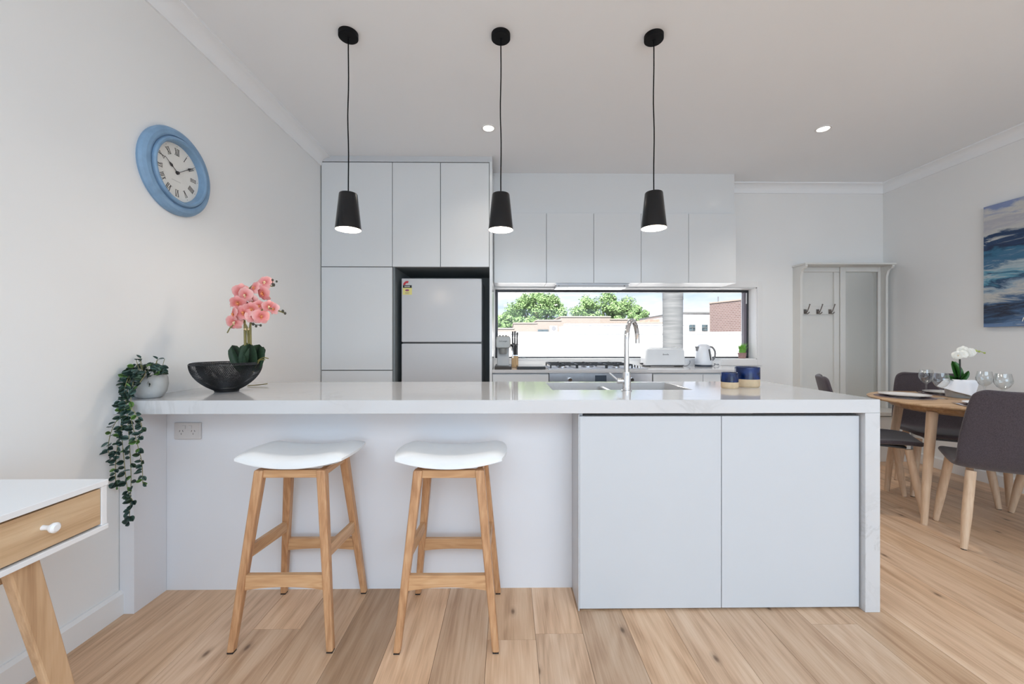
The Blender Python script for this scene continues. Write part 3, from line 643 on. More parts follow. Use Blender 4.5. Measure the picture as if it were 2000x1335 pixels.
# sink: two undermounted bowls
sk = thing('sink', 'double-bowl stainless steel sink set under the island benchtop', 'sink', (0.58, 2.2, 0.7))
def bowl(x0, x1, y0, y1, zt, zb):
    bm = BM(); r = 0.012; rings = []
    for (o, z) in ((-0.012, zt), (0, zt), (0.0, zb + 0.03), (0.010, zb + 0.008), (0.035, zb)):
        a0, a1, b0, b1 = x0 + o, x1 - o, y0 + o, y1 - o; c = 0.03
        rings.append([bm.verts.new((x, y, z)) for x, y in ((a0 + c, b0), (a1 - c, b0), (a1, b0 + c), (a1, b1 - c), (a1 - c, b1), (a0 + c, b1), (a0, b1 - c), (a0, b0 + c))])
    for i in range(len(rings) - 1):
        for j in range(8): bm.faces.new((rings[i][j], rings[i][(j + 1) % 8], rings[i + 1][(j + 1) % 8], rings[i + 1][j]))
    bm.faces.new(rings[-1]); return bm
b1 = obj('bowl', bowl(SX0 + 0.006, 0.545, SY0 + 0.006, SY1 - 0.006, IZ - IT - 0.002, 0.66), 'steel_sink', sk, world=True, smooth=40)
b2 = obj('bowl', bowl(0.572, SX1 - 0.006, SY0 + 0.006, SY1 - 0.006, IZ - IT - 0.002, 0.66), 'steel_sink', sk, world=True, smooth=40)
obj('divider', box(BM(), 0.546, 0.571, SY0 + 0.0065, SY1 - 0.0065, 0.80, IZ - 0.020), 'steel_sink', sk, world=True, bevel=0.006)
for b_, x in ((b1, 0.39), (b2, 0.755)):
    obj('drain', lathe(BM(), [(0, 0.003), (0.030, 0.003), (0.034, 0.0005), (0.034, -0.001)], 20, (x, 2.2, 0.661)), 'chrome', b_, smooth=40).location = -sk.location
# gooseneck mixer tap
fx, fy = 0.592, 1.985
tp = thing('kitchen_tap', 'tall chrome gooseneck mixer tap standing in front of the sink', 'tap', (fx, fy, IZ))
obj('tap_body', lathe(BM(), [(0, 0), (0.026, 0), (0.026, 0.004), (0.0205, 0.006), (0.0205, 0.092), (0.0195, 0.095), (0, 0.095)], 24), 'chrome', tp, smooth=40)
dirx, diry = 0.545, 0.838; pts = [(0, 0, 0.08), (0, 0, 0.17), (0, 0, 0.255)]; R_ = 0.098
for i in range(1, 13):
    a = pi * i / 12; pts.append((dirx * R_ * (1 - cos(a)), diry * R_ * (1 - cos(a)), 0.255 + R_ * sin(a)))
pts += [(dirx * 2 * R_, diry * 2 * R_, 0.235)]
obj('spout', tube(BM(), pts, 0.0125, 14), 'chrome', tp, smooth=50)
bm = tube(BM(), [(-0.018, 0, 0.050), (-0.047, 0, 0.050)], 0.0135, 14); hd = obj('valve', bm, 'chrome', tp, smooth=40)
obj('lever', tube(BM(), [(-0.042, 0, 0.052), (-0.062, -0.004, 0.068), (-0.088, -0.008, 0.090)], [0.0055, 0.005, 0.0042], 10), 'chrome', hd, smooth=40)
# power point under the benchtop
ot = thing('power_outlet', 'double power outlet on the panel under the island benchtop', 'outlet', (-1.4705, 1.857, 0.735))
obj('plate', box(BM(), -0.060, 0.060, -0.010, 0.0, -0.038, 0.038), 'outlet', ot, bevel=0.003)
for s in (-1, 1):
    sw = obj('switch', box(BM(), s * 0.014 - 0.007, s * 0.014 + 0.007, -0.0135, -0.010, 0.010, 0.026), 'outlet', ot, bevel=0.001)
    bm = BM(); cx = s * 0.027
    for a, b, rz in ((-0.007, 0.0, 0.5), (0.007, 0.0, -0.5), (0, -0.013, 0)): beam(bm, (cx + a - 0.0025 * rz, -0.0101, b - 0.004), (cx + a + 0.0025 * rz, -0.0101, b + 0.004), 0.0012, 0.0022, (1, 0, 0))
    obj('socket_slots', bm, 'slot', ot)

# ------------------------------------------------------------------ stools
def stool():
    t = thing('bar_stool', 'oak bar stool with a white saddle seat, the one nearer the clock wall', 'stool', (0, 0, 0), 0, 'bar stools at the island')
    SW, SD = 0.222, 0.145
    def seat_bm(lo, hi, ins, nx=20, ny=12):
        bm = BM(); tops = []; bots = []
        for j in range(ny + 1):
            rt, rb = [], []
            for i in range(nx + 1):
                u = -1 + 2 * i / nx; v = -1 + 2 * j / ny
                # squircle mapping keeps the corners round
                x = u * sqrt(1 - 0.16 * v * v) * (SW - ins) / sqrt(1 - 0.0); y = v * sqrt(1 - 0.22 * u * u) * (SD - ins)
                e_ = max(abs(u), abs(v)); fall = max(0, (e_ - 0.62) / 0.38) ** 2.2
                sad = 0.031 * (x / SW) ** 2
                rt.append(bm.verts.new((x, y, hi - (hi - lo) * 0.66 * fall + sad))); rb.append(bm.verts.new((x, y, lo + sad + 0.004 * fall)))
            tops.append(rt); bots.append(rb)
        for j in range(ny):
            for i in range(nx):
                bm.faces.new((tops[j][i], tops[j][i + 1], tops[j + 1][i + 1], tops[j + 1][i])); bm.faces.new((bots[j + 1][i], bots[j + 1][i + 1], bots[j][i + 1], bots[j][i]))
        for i in range(nx):
            bm.faces.new((bots[0][i], bots[0][i + 1], tops[0][i + 1], tops[0][i])); bm.faces.new((tops[ny][i], tops[ny][i + 1], bots[ny][i + 1], bots[ny][i]))
        for j in range(ny):
            bm.faces.new((bots[j + 1][0], bots[j][0], tops[j][0], tops[j + 1][0])); bm.faces.new((bots[j][nx], bots[j + 1][nx], tops[j + 1][nx], tops[j][nx]))
        return bm
    obj('seat_cushion', seat_bm(0.660, 0.699, 0.0), 'vinyl', t, smooth=60)
    obj('seat_base', seat_bm(0.6515, 0.6600, 0.030), 'vinyl', t, smooth=60, label='thin base board under the cushion')
    FXo, FYo, TXo, TYo = 0.1815, 0.173, 0.118, 0.102; ZT = 0.652
    for s in (-1, 1): obj('seat_rail', beam(BM(), (-TXo - 0.008, s * TYo, 0.636), (TXo + 0.008, s * TYo, 0.636), 0.022, 0.03), 'stool_x', t, bevel=0.002)
    for s in (-1, 1): obj('seat_rail', beam(BM(), (s * TXo, -TYo + 0.012, 0.638), (s * TXo, TYo - 0.012, 0.638), 0.022, 0.028), 'stool_y', t, bevel=0.002)
    for sx in (-1, 1):
        for sy in (-1, 1):
            lg = obj('leg', bar(BM(), (sx * FXo, sy * FYo, 0.004), (sx * TXo, sy * TYo, ZT), 0.026, 0.026, 0.036, 0.036), 'stool_v', t, bevel=0.006)
            obj('foot_glide', bar(BM(), (sx * FXo, sy * FYo, 0.0), (sx * FXo, sy * FYo, 0.004), 0.022, 0.022), 'blackplastic', lg)
    def at(z): k = z / ZT; return FXo + (TXo - FXo) * k, FYo + (TYo - FYo) * k
    def arched(zc, h, y, w, rise):
        x = w; n = 10; out = [(-x, zc + h / 2), (x, zc + h / 2)]
        for i in range(n + 1):
            u = 1 - 2 * i / n; out.append((u * x, zc - h / 2 - 0.002 + rise * (1 - u * u)))
        return prism(BM(), out, 'Y', y - 0.009, y + 0.009)
    x_, y_ = at(0.245); obj('stretcher', arched(0.245, 0.055, -y_, x_ - 0.012, 0.012), 'stool_x', t)
    x_, y_ = at(0.235); obj('stretcher', arched(0.240, 0.050, y_, x_ - 0.012, 0.008), 'stool_x', t)
    for s in (-1, 1):
        x_, y_ = at(0.335); obj('stretcher', beam(BM(), (s * x_, -y_ + 0.012, 0.345), (s * x_, y_ - 0.012, 0.325), 0.018, 0.046), 'stool_y', t, bevel=0.002)
    return t
st = stool(); st.location = (-0.837, 1.657, 0)
dup(st, (-0.226, 1.648, 0), 0, 'oak bar stool with a white saddle seat, the one nearer the island doors', 'bar stools at the island')

# ------------------------------------------------------------------ desk at the left edge
dk = thing('desk', 'white console desk with an oak drawer and splayed oak legs against the clock wall', 'desk', (-1.39, 0.6, 0))
DX0, DX1, DYa, DYb, DZ = -1.612, -1.147, 0.06, 1.160, 0.750
obj('desk_top', box(BM(), DX0, DX1, DYa, DYb, DZ - 0.016, DZ), 'desk_white', dk, world=True, bevel=0.0015)
obj('base_board', box(BM(), DX0, DX1, DYa, DYb, 0.609, 0.623), 'desk_white', dk, world=True, bevel=0.0015)
obj('end_board', box(BM(), DX0, DX1 - 0.003, DYb - 0.017, DYb - 0.002, 0.6235, DZ - 0.0165), 'desk_white', dk, world=True, bevel=0.001)
obj('end_board', box(BM(), DX0, DX1 - 0.003, DYa + 0.002, DYa + 0.020, 0.6235, DZ - 0.0165), 'desk_white', dk, world=True, bevel=0.001)
obj('back_board', box(BM(), DX0, DX0 + 0.01, DYa + 0.021, DYb - 0.021, 0.6235, DZ - 0.0165), 'desk_white', dk, world=True)
obj('drawer_divider', box(BM(), DX0 + 0.011, DX1 - 0.03, 0.770, 0.788, 0.6235, DZ - 0.0165), 'gap', dk, world=True)
for (a, b) in ((0.790, DYb - 0.0185), (DYa + 0.0215, 0.780)):
    dw = obj('drawer', box(BM(), DX1 - 0.024, DX1 - 0.005, a, b, 0.6285, DZ - 0.0215), 'desk_oak', dk, world=True, bevel=0.001)
    box_ = BM(); box(box_, DX0 + 0.03, DX1 - 0.025, a + 0.03, b - 0.03, 0.632, 0.70); obj('drawer_box', box_, 'desk_oak', dw).location = -dk.location
    bm = lathe(BM(), [(0.0, 0.036), (0.008, 0.0355), (0.0125, 0.031), (0.0125, 0.026), (0.0075, 0.018), (0.0055, 0.010), (0.0065, 0), (0, 0)], 18)
    bmesh.ops.rotate(bm, verts=bm.verts, cent=(0, 0, 0), matrix=Matrix.Rotation(radians(90), 3, 'Y')); bmesh.ops.translate(bm, verts=bm.verts, vec=(DX1 - 0.005, (a + b) / 2 + 0.036, 0.683))
    obj('knob', bm, 'desk_white', dw, smooth=40, label='round white drawer knob').location = -dk.location
for (y_top, y_bot) in ((0.978, 1.108), (0.242, 0.112)):
    for (x, xb) in ((DX1 - 0.035, DX1 - 0.022), (DX0 + 0.05, DX0 + 0.03)):
        obj('leg', bar(BM(), (xb, y_bot, 0), (x, y_top, 0.608), 0.022, 0.048, 0.028, 0.062), 'desk_leg', dk, world=True, bevel=0.004)
    obj('cross_rail', box(BM(), DX0 + 0.075, DX1 - 0.06, y_top - 0.02, y_top + 0.02, 0.565, 0.608), 'desk_leg', dk, world=True)

# ------------------------------------------------------------------ clock on the left wall
ck = thing('wall_clock', 'round blue-framed wall clock with Roman numerals on the side wall', 'clock', (LW, 1.976, 1.972))
def onwall(bm): bmesh.ops.rotate(bm, verts=bm.verts, cent=(0, 0, 0), matrix=Matrix.Rotation(radians(90), 3, 'Y')); return bm
obj('frame', onwall(lathe(BM(), [(0.150, 0), (0.205, 0), (0.2075, 0.012), (0.202, 0.024), (0.190, 0.034), (0.176, 0.037), (0.1675, 0.034), (0.1645, 0.028), (0.162, 0.028), (0.160, 0.040), (0.155, 0.046), (0.148, 0.046), (0.142, 0.040), (0.1385, 0.026), (0.137, 0.012), (0.137, 0.004)], 64)), 'blue', ck, smooth=25)
obj('dial', onwall(lathe(BM(), [(0, 0.012), (0.1385, 0.012), (0.1385, 0.003), (0, 0.003)], 48)), 'face', ck)
def dial_pt(phi, r, x=0.0125): return (x, r * sin(phi), r * cos(phi))
numerals = ['XII', 'I', 'II', 'III', 'IIII', 'V', 'VI', 'VII', 'VIII', 'IX', 'X', 'XI']
def stroke(bm, p, q, w, rot):
    # p, q in numeral space (across, outwards); placed on the dial
    P_ = []
    d = Vector((q[0] - p[0], q[1] - p[1])).normalized(); nrm = Vector((-d.y, d.x)) * (w / 2)
    for c in ((p[0] + nrm.x, p[1] + nrm.y), (p[0] - nrm.x, p[1] - nrm.y), (q[0] - nrm.x, q[1] - nrm.y), (q[0] + nrm.x, q[1] + nrm.y)):
        P_.append((0.0126, c[0] * cos(rot) + c[1] * sin(rot), -c[0] * sin(rot) + c[1] * cos(rot)))
    lo = [bm.verts.new(p) for p in P_]; hi = [bm.verts.new((p[0] + 0.0006, p[1], p[2])) for p in P_]
    bm.faces.new(hi); bm.faces.new(list(reversed(lo)))
    for i in range(4): bm.faces.new((lo[i], lo[(i + 1) % 4], hi[(i + 1) % 4], hi[i]))
for i, s in enumerate(numerals):
    bm = BM(); rot = i * pi / 6; r0, r1 = 0.084, 0.116
    wd = {'I': 0.0065, 'V': 0.015, 'X': 0.015}; tot = sum(wd[c] for c in s); x = -tot / 2
    for c in s:
        w = wd[c]; cx = x + w / 2
        if c == 'I': stroke(bm, (cx, r0), (cx, r1), 0.0026, rot)
        if c == 'V': stroke(bm, (cx - 0.006, r1), (cx, r0), 0.0030, rot); stroke(bm, (cx + 0.006, r1), (cx, r0), 0.0012, rot)
        if c == 'X': stroke(bm, (cx - 0.006, r1), (cx + 0.006, r0), 0.0030, rot); stroke(bm, (cx + 0.006, r1), (cx - 0.006, r0), 0.0012, rot)
        x += w
    for rr in (r0, r1): stroke(bm, (-tot / 2, rr), (tot / 2, rr), 0.0010, rot)
    obj('numeral', bm, 'ink', ck)
bm = BM()
for i in range(12): stroke(bm, (-0.0012, 0.127), (0.0012, 0.127), 0.0024, i * pi / 6)
obj('hour_dots', bm, 'ink', ck)
bm = BM()
for i in range(7): box(bm, 0.0126, 0.0130, -0.030 + i * 0.0075, -0.026 + i * 0.0075 + 0.002, -0.043, -0.040)
obj('faint_lettering', bm, 'greyink', ck, label='faint illegible line of grey lettering')
def hand(phi, ln, wmid, base, x):
    bm = BM(); out = [(-0.0012, 0), (-0.0012, base), (-wmid, base + 0.010), (-0.0009, base + 0.028), (-0.0007, ln), (0.0007, ln), (0.0009, base + 0.028), (wmid, base + 0.010), (0.0012, base), (0.0012, 0)]
    P_ = [(c[0] * cos(phi) + c[1] * sin(phi), -c[0] * sin(phi) + c[1] * cos(phi)) for c in out]
    return prism(bm, P_, 'X', x, x + 0.0012)
obj('hour_hand', hand(radians(305), 0.088, 0.0075, 0.032, 0.0155), 'ink', ck)
obj('minute_hand', hand(radians(56), 0.128, 0.006, 0.070, 0.0180), 'ink', ck)
obj('hand_boss', onwall(lathe(BM(), [(0, 0.021), (0.007, 0.021), (0.009, 0.0125), (0, 0.0125)], 18)), 'ink', ck)

# ------------------------------------------------------------------ trailing vine in a grey pot
vine = thing('potted_vine', 'trailing green vine in a round grey pot, hanging over the island end', 'plant', (-1.566, 1.765, IZ))
obj('pot', lathe(BM(), [(0, 0), (0.036, 0), (0.045, 0.004), (0.058, 0.028), (0.063, 0.058), (0.061, 0.085), (0.053, 0.108), (0.045, 0.116), (0.041, 0.114), (0.047, 0.10), (0.054, 0.08), (0, 0.08)], 32), 'stonepot', vine, smooth=60)
obj('soil', lathe(BM(), [(0, 0.098), (0.045, 0.095), (0.046, 0.085), (0, 0.085)], 20), 'soil', vine)
def leaf_mesh(name, mat, L_=1.0, W=0.62, fold=0.12, droop=0.18, n=5, blunt=0.8):
    bm = BM(); mid = []; lt = []; rt = []
    for i in range(n + 1):
        t = i / n; w = W / 2 * (sin(pi * min(1, t * 0.92 + 0.06)) ** blunt) if 0 < i < n else 0
        z = -droop * t * t
        mid.append(bm.verts.new((t * L_, 0, z)))
        if 0 < i < n: lt.append(bm.verts.new((t * L_, w, z + fold * w))); rt.append(bm.verts.new((t * L_, -w, z + fold * w)))
    def strip(s):
        bm.faces.new((mid[0], mid[1], s[0]))
        for i in range(n - 2): bm.faces.new((mid[i + 1], mid[i + 2], s[i + 1], s[i]))
        bm.faces.new((mid[n - 1], mid[n], s[n - 2]))
    strip(lt); strip(rt)
    me = bpy.data.meshes.new(name); bm.to_mesh(me); bm.free(); me.materials.append(M[mat])
    for p in me.polygons: p.use_smooth = True
    return me
vl = [leaf_mesh('vine_leaf', 'vine_leaf', 1, 0.70, 0.15, 0.15), leaf_mesh('vine_leaf', 'vine_leaf', 1, 0.60, -0.1, 0.3), leaf_mesh('vine_leaf', 'vine_leaf', 1, 0.78, 0.3, 0.05)]
def add_leaf_n(parent, me, p, d, nrm, size, color, name='leaf'):
    x = Vector(d).normalized(); z = Vector(nrm); z = (z - x * z.dot(x)).normalized(); y = z.cross(x)
    o = bpy.data.objects.new(name, me); COL.objects.link(o); o.parent = parent; o.rotation_mode = 'QUATERNION'
    o.rotation_quaternion = Matrix((x, y, z)).transposed().to_quaternion(); o.location = p; o.scale = (size,) * 3; o.color = (*color, 1)
    return o
def add_leaf(parent, me, p, d, size, roll, color, name='leaf'):
    o = bpy.data.objects.new(name, me); COL.objects.link(o); o.parent = parent
    q = Vector(d).to_track_quat('X', 'Z'); o.rotation_mode = 'QUATERNION'
    from mathutils import Quaternion
    o.rotation_quaternion = q @ Quaternion((1, 0, 0), roll); o.location = p; o.scale = (size,) * 3; o.color = (*color, 1)
    return o
vr = random.Random(5)
shades = [(0.05, 0.10, 0.085), (0.07, 0.13, 0.115), (0.035, 0.07, 0.06), (0.10, 0.165, 0.15), (0.05, 0.09, 0.05), (0.13, 0.26, 0.05), (0.20, 0.34, 0.10)]
wts = [6, 6, 6, 3, 4, 2, 1]
def vcol(): return vr.choices(shades, wts)[0]
# (strand way-points relative to the pot base)
strands = [
    [(0.0, -0.02, 0.10), (-0.03, -0.07, 0.12), (-0.025, -0.115, 0.06), (-0.01, -0.125, -0.02), (0.0, -0.125, -0.15), (0.008, -0.125, -0.30), (0.004, -0.125, -0.42), (0.000, -0.125, -0.485)],
    [(0.0, -0.02, 0.10), (-0.01, -0.08, 0.11), (0.0, -0.115, 0.03), (0.01, -0.128, -0.06), (0.035, -0.13, -0.16), (0.055, -0.13, -0.24), (0.06, -0.13, -0.33)],
    [(0.0, -0.02, 0.10), (-0.04, -0.06, 0.11), (-0.04, -0.115, 0.02), (-0.03, -0.128, -0.10), (-0.045, -0.13, -0.20), (-0.05, -0.13, -0.30), (-0.045, -0.13, -0.34)],
    [(0.0, -0.02, 0.10), (-0.03, -0.08, 0.10), (-0.02, -0.118, 0.0), (-0.025, -0.13, -0.10), (-0.015, -0.13, -0.24), (0.0, -0.13, -0.36), (0.02, -0.13, -0.40)],
    [(-0.03, -0.118, -0.04), (-0.05, -0.14, -0.10), (-0.068, -0.14, -0.17), (-0.072, -0.13, -0.23)],
    [(0.0, -0.03, 0.10), (0.02, -0.06, 0.12), (0.03, -0.10, 0.09), (0.02, -0.118, 0.05)],
    [(0.01, -0.13, -0.02), (0.05, -0.14, -0.06), (0.065, -0.14, -0.10), (0.05, -0.135, -0.14)],
]
def spline(pts, n):
    pts = [Vector(p) for p in pts]; P_ = [pts[0] * 2 - pts[1]] + pts + [pts[-1] * 2 - pts[-2]]; out = []
    for s in range(len(pts) - 1):
        a, b, c, d = P_[s:s + 4]
        for i in range(n):
            t = i / n; out.append(0.5 * ((2 * b) + (c - a) * t + (2 * a - 5 * b + 4 * c - d) * t * t + (3 * b - a - 3 * c + d) * t ** 3))
    out.append(pts[-1]); return out
for si, s in enumerate(strands):
    pl = [Vector((q.x + 0.026 * min(1, max(0, -q.y / 0.09)), q.y, q.z)) for q in spline(s, 6)]
    obj('stem', tube(BM(), pl, 0.0013, 5), 'vine_stem', vine)
    for k_ in range(3, len(pl)):
        for q_ in range(1 if (si > 3 or k_ % 2) else 2):
            if vr.random() < 0.10: continue
            p = pl[k_]; a = vr.uniform(0, 2 * pi)
            d = Vector((cos(a), -abs(sin(a)) * 0.7 - 0.15, vr.uniform(-0.75, 0.35))).normalized()
            size = vr.uniform(0.020, 0.031)
            if p.x + d.x * size < -0.063: d.x = abs(d.x)
            add_leaf_n(vine, vl[vr.randrange(3)], p, d, (vr.uniform(-0.7, 0.9), -0.8, vr.uniform(-0.2, 1.0)), size, vcol())
for i in range(115):   # bushy crown over the pot mouth
    a = vr.uniform(0, 2 * pi); r = 0.075 * sqrt(vr.random()); p = Vector((r * cos(a) * 0.9 - 0.006, r * sin(a) * 0.8 - 0.028, 0.100 + 0.060 * (1 - r / 0.085) * vr.random() + 0.022 * vr.random() - (0.05 * vr.random() if sin(a) < -0.3 else 0)))
    d = Vector((cos(a) * 0.8, sin(a) * 0.8 - 0.35, vr.uniform(-0.3, 0.6))).normalized()
    if p.x < -0.05: d.x = abs(d.x)
    add_leaf_n(vine, vl[vr.randrange(3)], p, d, (vr.uniform(-0.5, 0.7), -0.7, vr.uniform(0.0, 1.2)), vr.uniform(0.022, 0.033), vcol())
for i in range(8):
    p0 = (vr.uniform(-0.03, 0.03), vr.uniform(-0.04, 0.02), 0.10); p1 = (p0[0] * 1.6, p0[1] * 1.3, vr.uniform(0.14, 0.172))
    obj('stem', tube(BM(), [p0, ((p0[0] + p1[0]) / 2, p0[1] * 1.1, 0.13), p1], 0.0011, 5), 'vine_stem', vine)
    add_leaf(vine, vl[i % 3], p1, (vr.uniform(-0.4, 1), vr.uniform(-1, 0.2), vr.uniform(-0.1, 0.7)), 0.024, vr.uniform(-0.6, 0.6), vcol())

# ------------------------------------------------------------------ wire bowl, orchid, twig
bw = thing('wire_bowl', 'black double-walled wire mesh bowl on the island', 'bowl', (-1.386, 1.985, IZ))
def mesh_shell(prof, seg, rows_twist=0.5):
    """diamond lattice of wires over a turned profile"""
    bm = BM(); rings = []
    for k_, (r, z) in enumerate(prof):
        off = 0.5 * (k_ % 2)
        rings.append([bm.verts.new((r * cos(2 * pi * (i + off) / seg), r * sin(2 * pi * (i + off) / seg), z)) for i in range(seg)])
    for k_ in range(len(prof) - 1):
        a, b = rings[k_], rings[k_ + 1]; o = k_ % 2
        for i in range(seg):
            if o == 0: bm.faces.new((a[i], a[(i + 1) % seg], b[i])); bm.faces.new((a[(i + 1) % seg], b[(i + 1) % seg], b[i]))
            else: bm.faces.new((a[i], b[(i + 1) % seg], b[i])); bm.faces.new((a[i], a[(i + 1) % seg], b[(i + 1) % seg]))
    return bm
def arc_prof(r0, r1, z0, z1, n, pw=0.62):
    return [(r0 + (r1 - r0) * (i / n) ** pw, z0 + (z1 - z0) * (1 - sqrt(max(0, 1 - (i / n) ** 2 * 0.98))) / (1 - sqrt(0.02))) for i in range(n + 1)]
def shell_prof(rb, rt, z0, z1, n):
    out = []
    a0 = math.asin(rb / rt)
    for i in range(n + 1):
        a = a0 + (pi / 2 - a0) * i / n; out.append((rt * sin(a), z0 + (z1 - z0) * max(0, (cos(a0) - cos(a)) / cos(a0)) ** 0.85))
    return out
for nm, pr, sg in (('outer_mesh', shell_prof(0.048, 0.150, 0.006, 0.134, 22), 110), ('inner_mesh', shell_prof(0.036, 0.121, 0.022, 0.134, 20), 96)):
    o = obj(nm, mesh_shell(pr, sg), 'wire', bw); md = o.modifiers.new('wires', 'WIREFRAME'); md.thickness = 0.0017 if nm == 'outer_mesh' else 0.0030; md.use_even_offset = False; md.use_replace = True
pr = [(0.121, 0.134), (0.126, 0.140), (0.1355, 0.1425), (0.145, 0.140), (0.150, 0.134)]
o = obj('rim_mesh', mesh_shell(pr, 110), 'wire', bw); md = o.modifiers.new('wires', 'WIREFRAME'); md.thickness = 0.0027; md.use_even_offset = False
bm = BM()
for (r, z, w) in ((0.1504, 0.134, 0.0018), (0.121, 0.134, 0.0016)):
    tube(bm, [(r * cos(2 * pi * i / 64), r * sin(2 * pi * i / 64), z) for i in range(65)], w, 6, cap=False)
obj('rim_wire', bm, 'wire', bw, smooth=60)
obj('base_ring', lathe(BM(), [(0.040, 0), (0.050, 0), (0.052, 0.006), (0.040, 0.010)], 40, closed=True), 'wire', bw, smooth=40)

orc = thing('orchid', 'pink artificial orchid with broad dark leaves standing in the wire bowl', 'plant', (-1.292, 2.005, IZ + 0.062))
OZ = IZ + 0.062
big = leaf_mesh('orchid_leaf', 'leaf_dark', 1, 0.60, 0.18, 0.06, 10, 0.42)
for (d, n_, L_) in (((-0.46, -0.16, 0.95), (-0.3, -1, 0.25), 0.150), ((-0.20, 0.15, 1.1), (0.1, -1, 0.3), 0.152), ((0.14, -0.22, 1.1), (0.15, -1, 0.2), 0.145), ((0.38, -0.08, 0.98), (0.45, -1, 0.2), 0.148), ((0.28, 0.30, 1.0), (-0.2, -1, 0.3), 0.140), ((-0.40, 0.32, 0.9), (0.3, -1, 0.5), 0.135)):
    add_leaf_n(orc, big, (d[0] * 0.015, d[1] * 0.02, 0.030), d, n_, L_, (1, 1, 1))
obj('moss_base', ball(BM(), (-0.01, 0, 0.026), 0.028, 14, 8, 0.8), 'soil', orc, smooth=60)
obj('stalk', tube(BM(), spline([(-0.010, 0, 0.03), (-0.013, -0.005, 0.15), (-0.016, -0.005, 0.27), (-0.02, -0.01, 0.33), (0.0, -0.02, 0.42), (0.06, -0.02, 0.475), (0.13, -0.02, 0.455)], 6), [0.0062] * 12 + [0.005] * 6 + [0.004] * 10 + [0.003] * 9, 8), 'stalk', orc, smooth=60)
obj('stalk', tube(BM(), spline([(0.010, 0, 0.03), (0.010, -0.002, 0.15), (0.012, -0.006, 0.26), (0.035, -0.02, 0.31), (0.075, -0.03, 0.335), (0.13, -0.03, 0.345), (0.19, -0.03, 0.325)], 6), [0.0062] * 12 + [0.005] * 6 + [0.0035] * 19, 8), 'stalk', orc, smooth=60)
obj('stalk', tube(BM(), spline([(0.0, 0.01, 0.03), (0.0, 0.0, 0.16), (-0.004, -0.01, 0.26), (-0.03, -0.03, 0.28), (-0.06, -0.04, 0.255), (-0.075, -0.045, 0.225)], 6), [0.005] * 12 + [0.003] * 19, 8), 'stalk', orc, smooth=60)
for (zb, x) in ((0.245, -0.015),): obj('stalk_tie', tube(BM(), [(x - 0.004, -0.004, zb), (x + 0.026, -0.004, zb)], 0.0072, 8), 'cream', orc)
obj('aerial_root', tube(BM(), spline([(0.02, 0.0, 0.03), (0.05, -0.01, 0.085), (0.085, -0.02, 0.103), (0.115, -0.03, 0.100)], 5), 0.0028, 6), 'stalk', orc, smooth=60)
obj('aerial_root', tube(BM(), spline([(0.02, 0.0, 0.03), (0.06, -0.02, 0.08), (0.075, -0.03, 0.092), (0.10, -0.03, 0.094)], 5), 0.0022, 6), 'stalk', orc, smooth=60)
def flower_mesh(name, mat, wide=0.5):
    bm = BM()
    for k_ in range(5):
        a = pi / 2 + k_ * 2 * pi / 5; w = wide * (1.25 if k_ in (1, 4) else 0.85)
        d = Vector((cos(a), sin(a), 0)); s = Vector((-sin(a), cos(a), 0)); n = 4; prev = None
        for i in range(n + 1):
            t = i / n; ww = w * sin(pi * min(0.97, t * 0.9 + 0.08)) ** 0.7 * 0.5; c = d * (0.06 + 0.5 * t) + Vector((0, 0, 0.10 * sin(t * 2.4) - 0.16 * t * t))
            row = [bm.verts.new(c + s * ww + Vector((0, 0, -0.04))), bm.verts.new(c), bm.verts.new(c - s * ww + Vector((0, 0, -0.04)))]
            if prev: bm.faces.new((prev[0], prev[1], row[1], row[0])); bm.faces.new((prev[1], prev[2], row[2], row[1]))
            prev = row
    me = bpy.data.meshes.new(name); bm.to_mesh(me); bm.free(); me.materials.append(M[mat])
    for p in me.polygons: p.use_smooth = True
    return me
def lip_mesh(name, mat):
    bm = BM(); ball(bm, (0, -0.02, 0.08), 0.085, 8, 5); ball(bm, (0, -0.13, 0.05), 0.065, 8, 5, 0.7)
    me = bpy.data.meshes.new(name); bm.to_mesh(me); bm.free(); me.materials.append(M[mat])
    for p in me.polygons: p.use_smooth = True
    return me
fm, l1, l2 = flower_mesh('pink_flower', 'pink', 0.62), lip_mesh('flower_lip', 'lip'), lip_mesh('flower_lip', 'cream')
orr = random.Random(8)
# flowers along the arching stalks (relative to the plant base)
flw = [(-0.055, -0.03, 0.375), (-0.02, -0.05, 0.365), (-0.030, -0.01, 0.425), (0.012, -0.045, 0.405), (0.048, -0.03, 0.442), (0.068, -0.01, 0.435), (0.092, -0.02, 0.470), (0.088, -0.03, 0.415),
       (-0.040, -0.05, 0.312), (-0.045, -0.04, 0.272), (0.010, -0.055, 0.318), (0.045, -0.05, 0.335), (0.048, -0.04, 0.300), (0.080, -0.03, 0.302), (0.075, -0.04, 0.352), (0.120, -0.035, 0.350), (0.142, -0.03, 0.338), (-0.01, -0.03, 0.345), (0.03, -0.02, 0.38)]
for i, p in enumerate(flw):
    o = bpy.data.objects.new('flower', fm); COL.objects.link(o); o.parent = orc; o.location = (p[0], p[1], p[2] + 0.006)
    d = Vector((orr.uniform(-0.9, 0.9) + p[0] * 3, -1, orr.uniform(-0.8, 0.5))); o.rotation_mode = 'QUATERNION'; o.rotation_quaternion = d.to_track_quat('Z', 'Y'); sc = orr.uniform(0.062, 0.078) * (0.75 if i > 13 and i < 17 else 1); o.scale = (sc,) * 3
    g = bpy.data.objects.new('lip', l1 if i % 3 else l2); COL.objects.link(g); g.parent = o
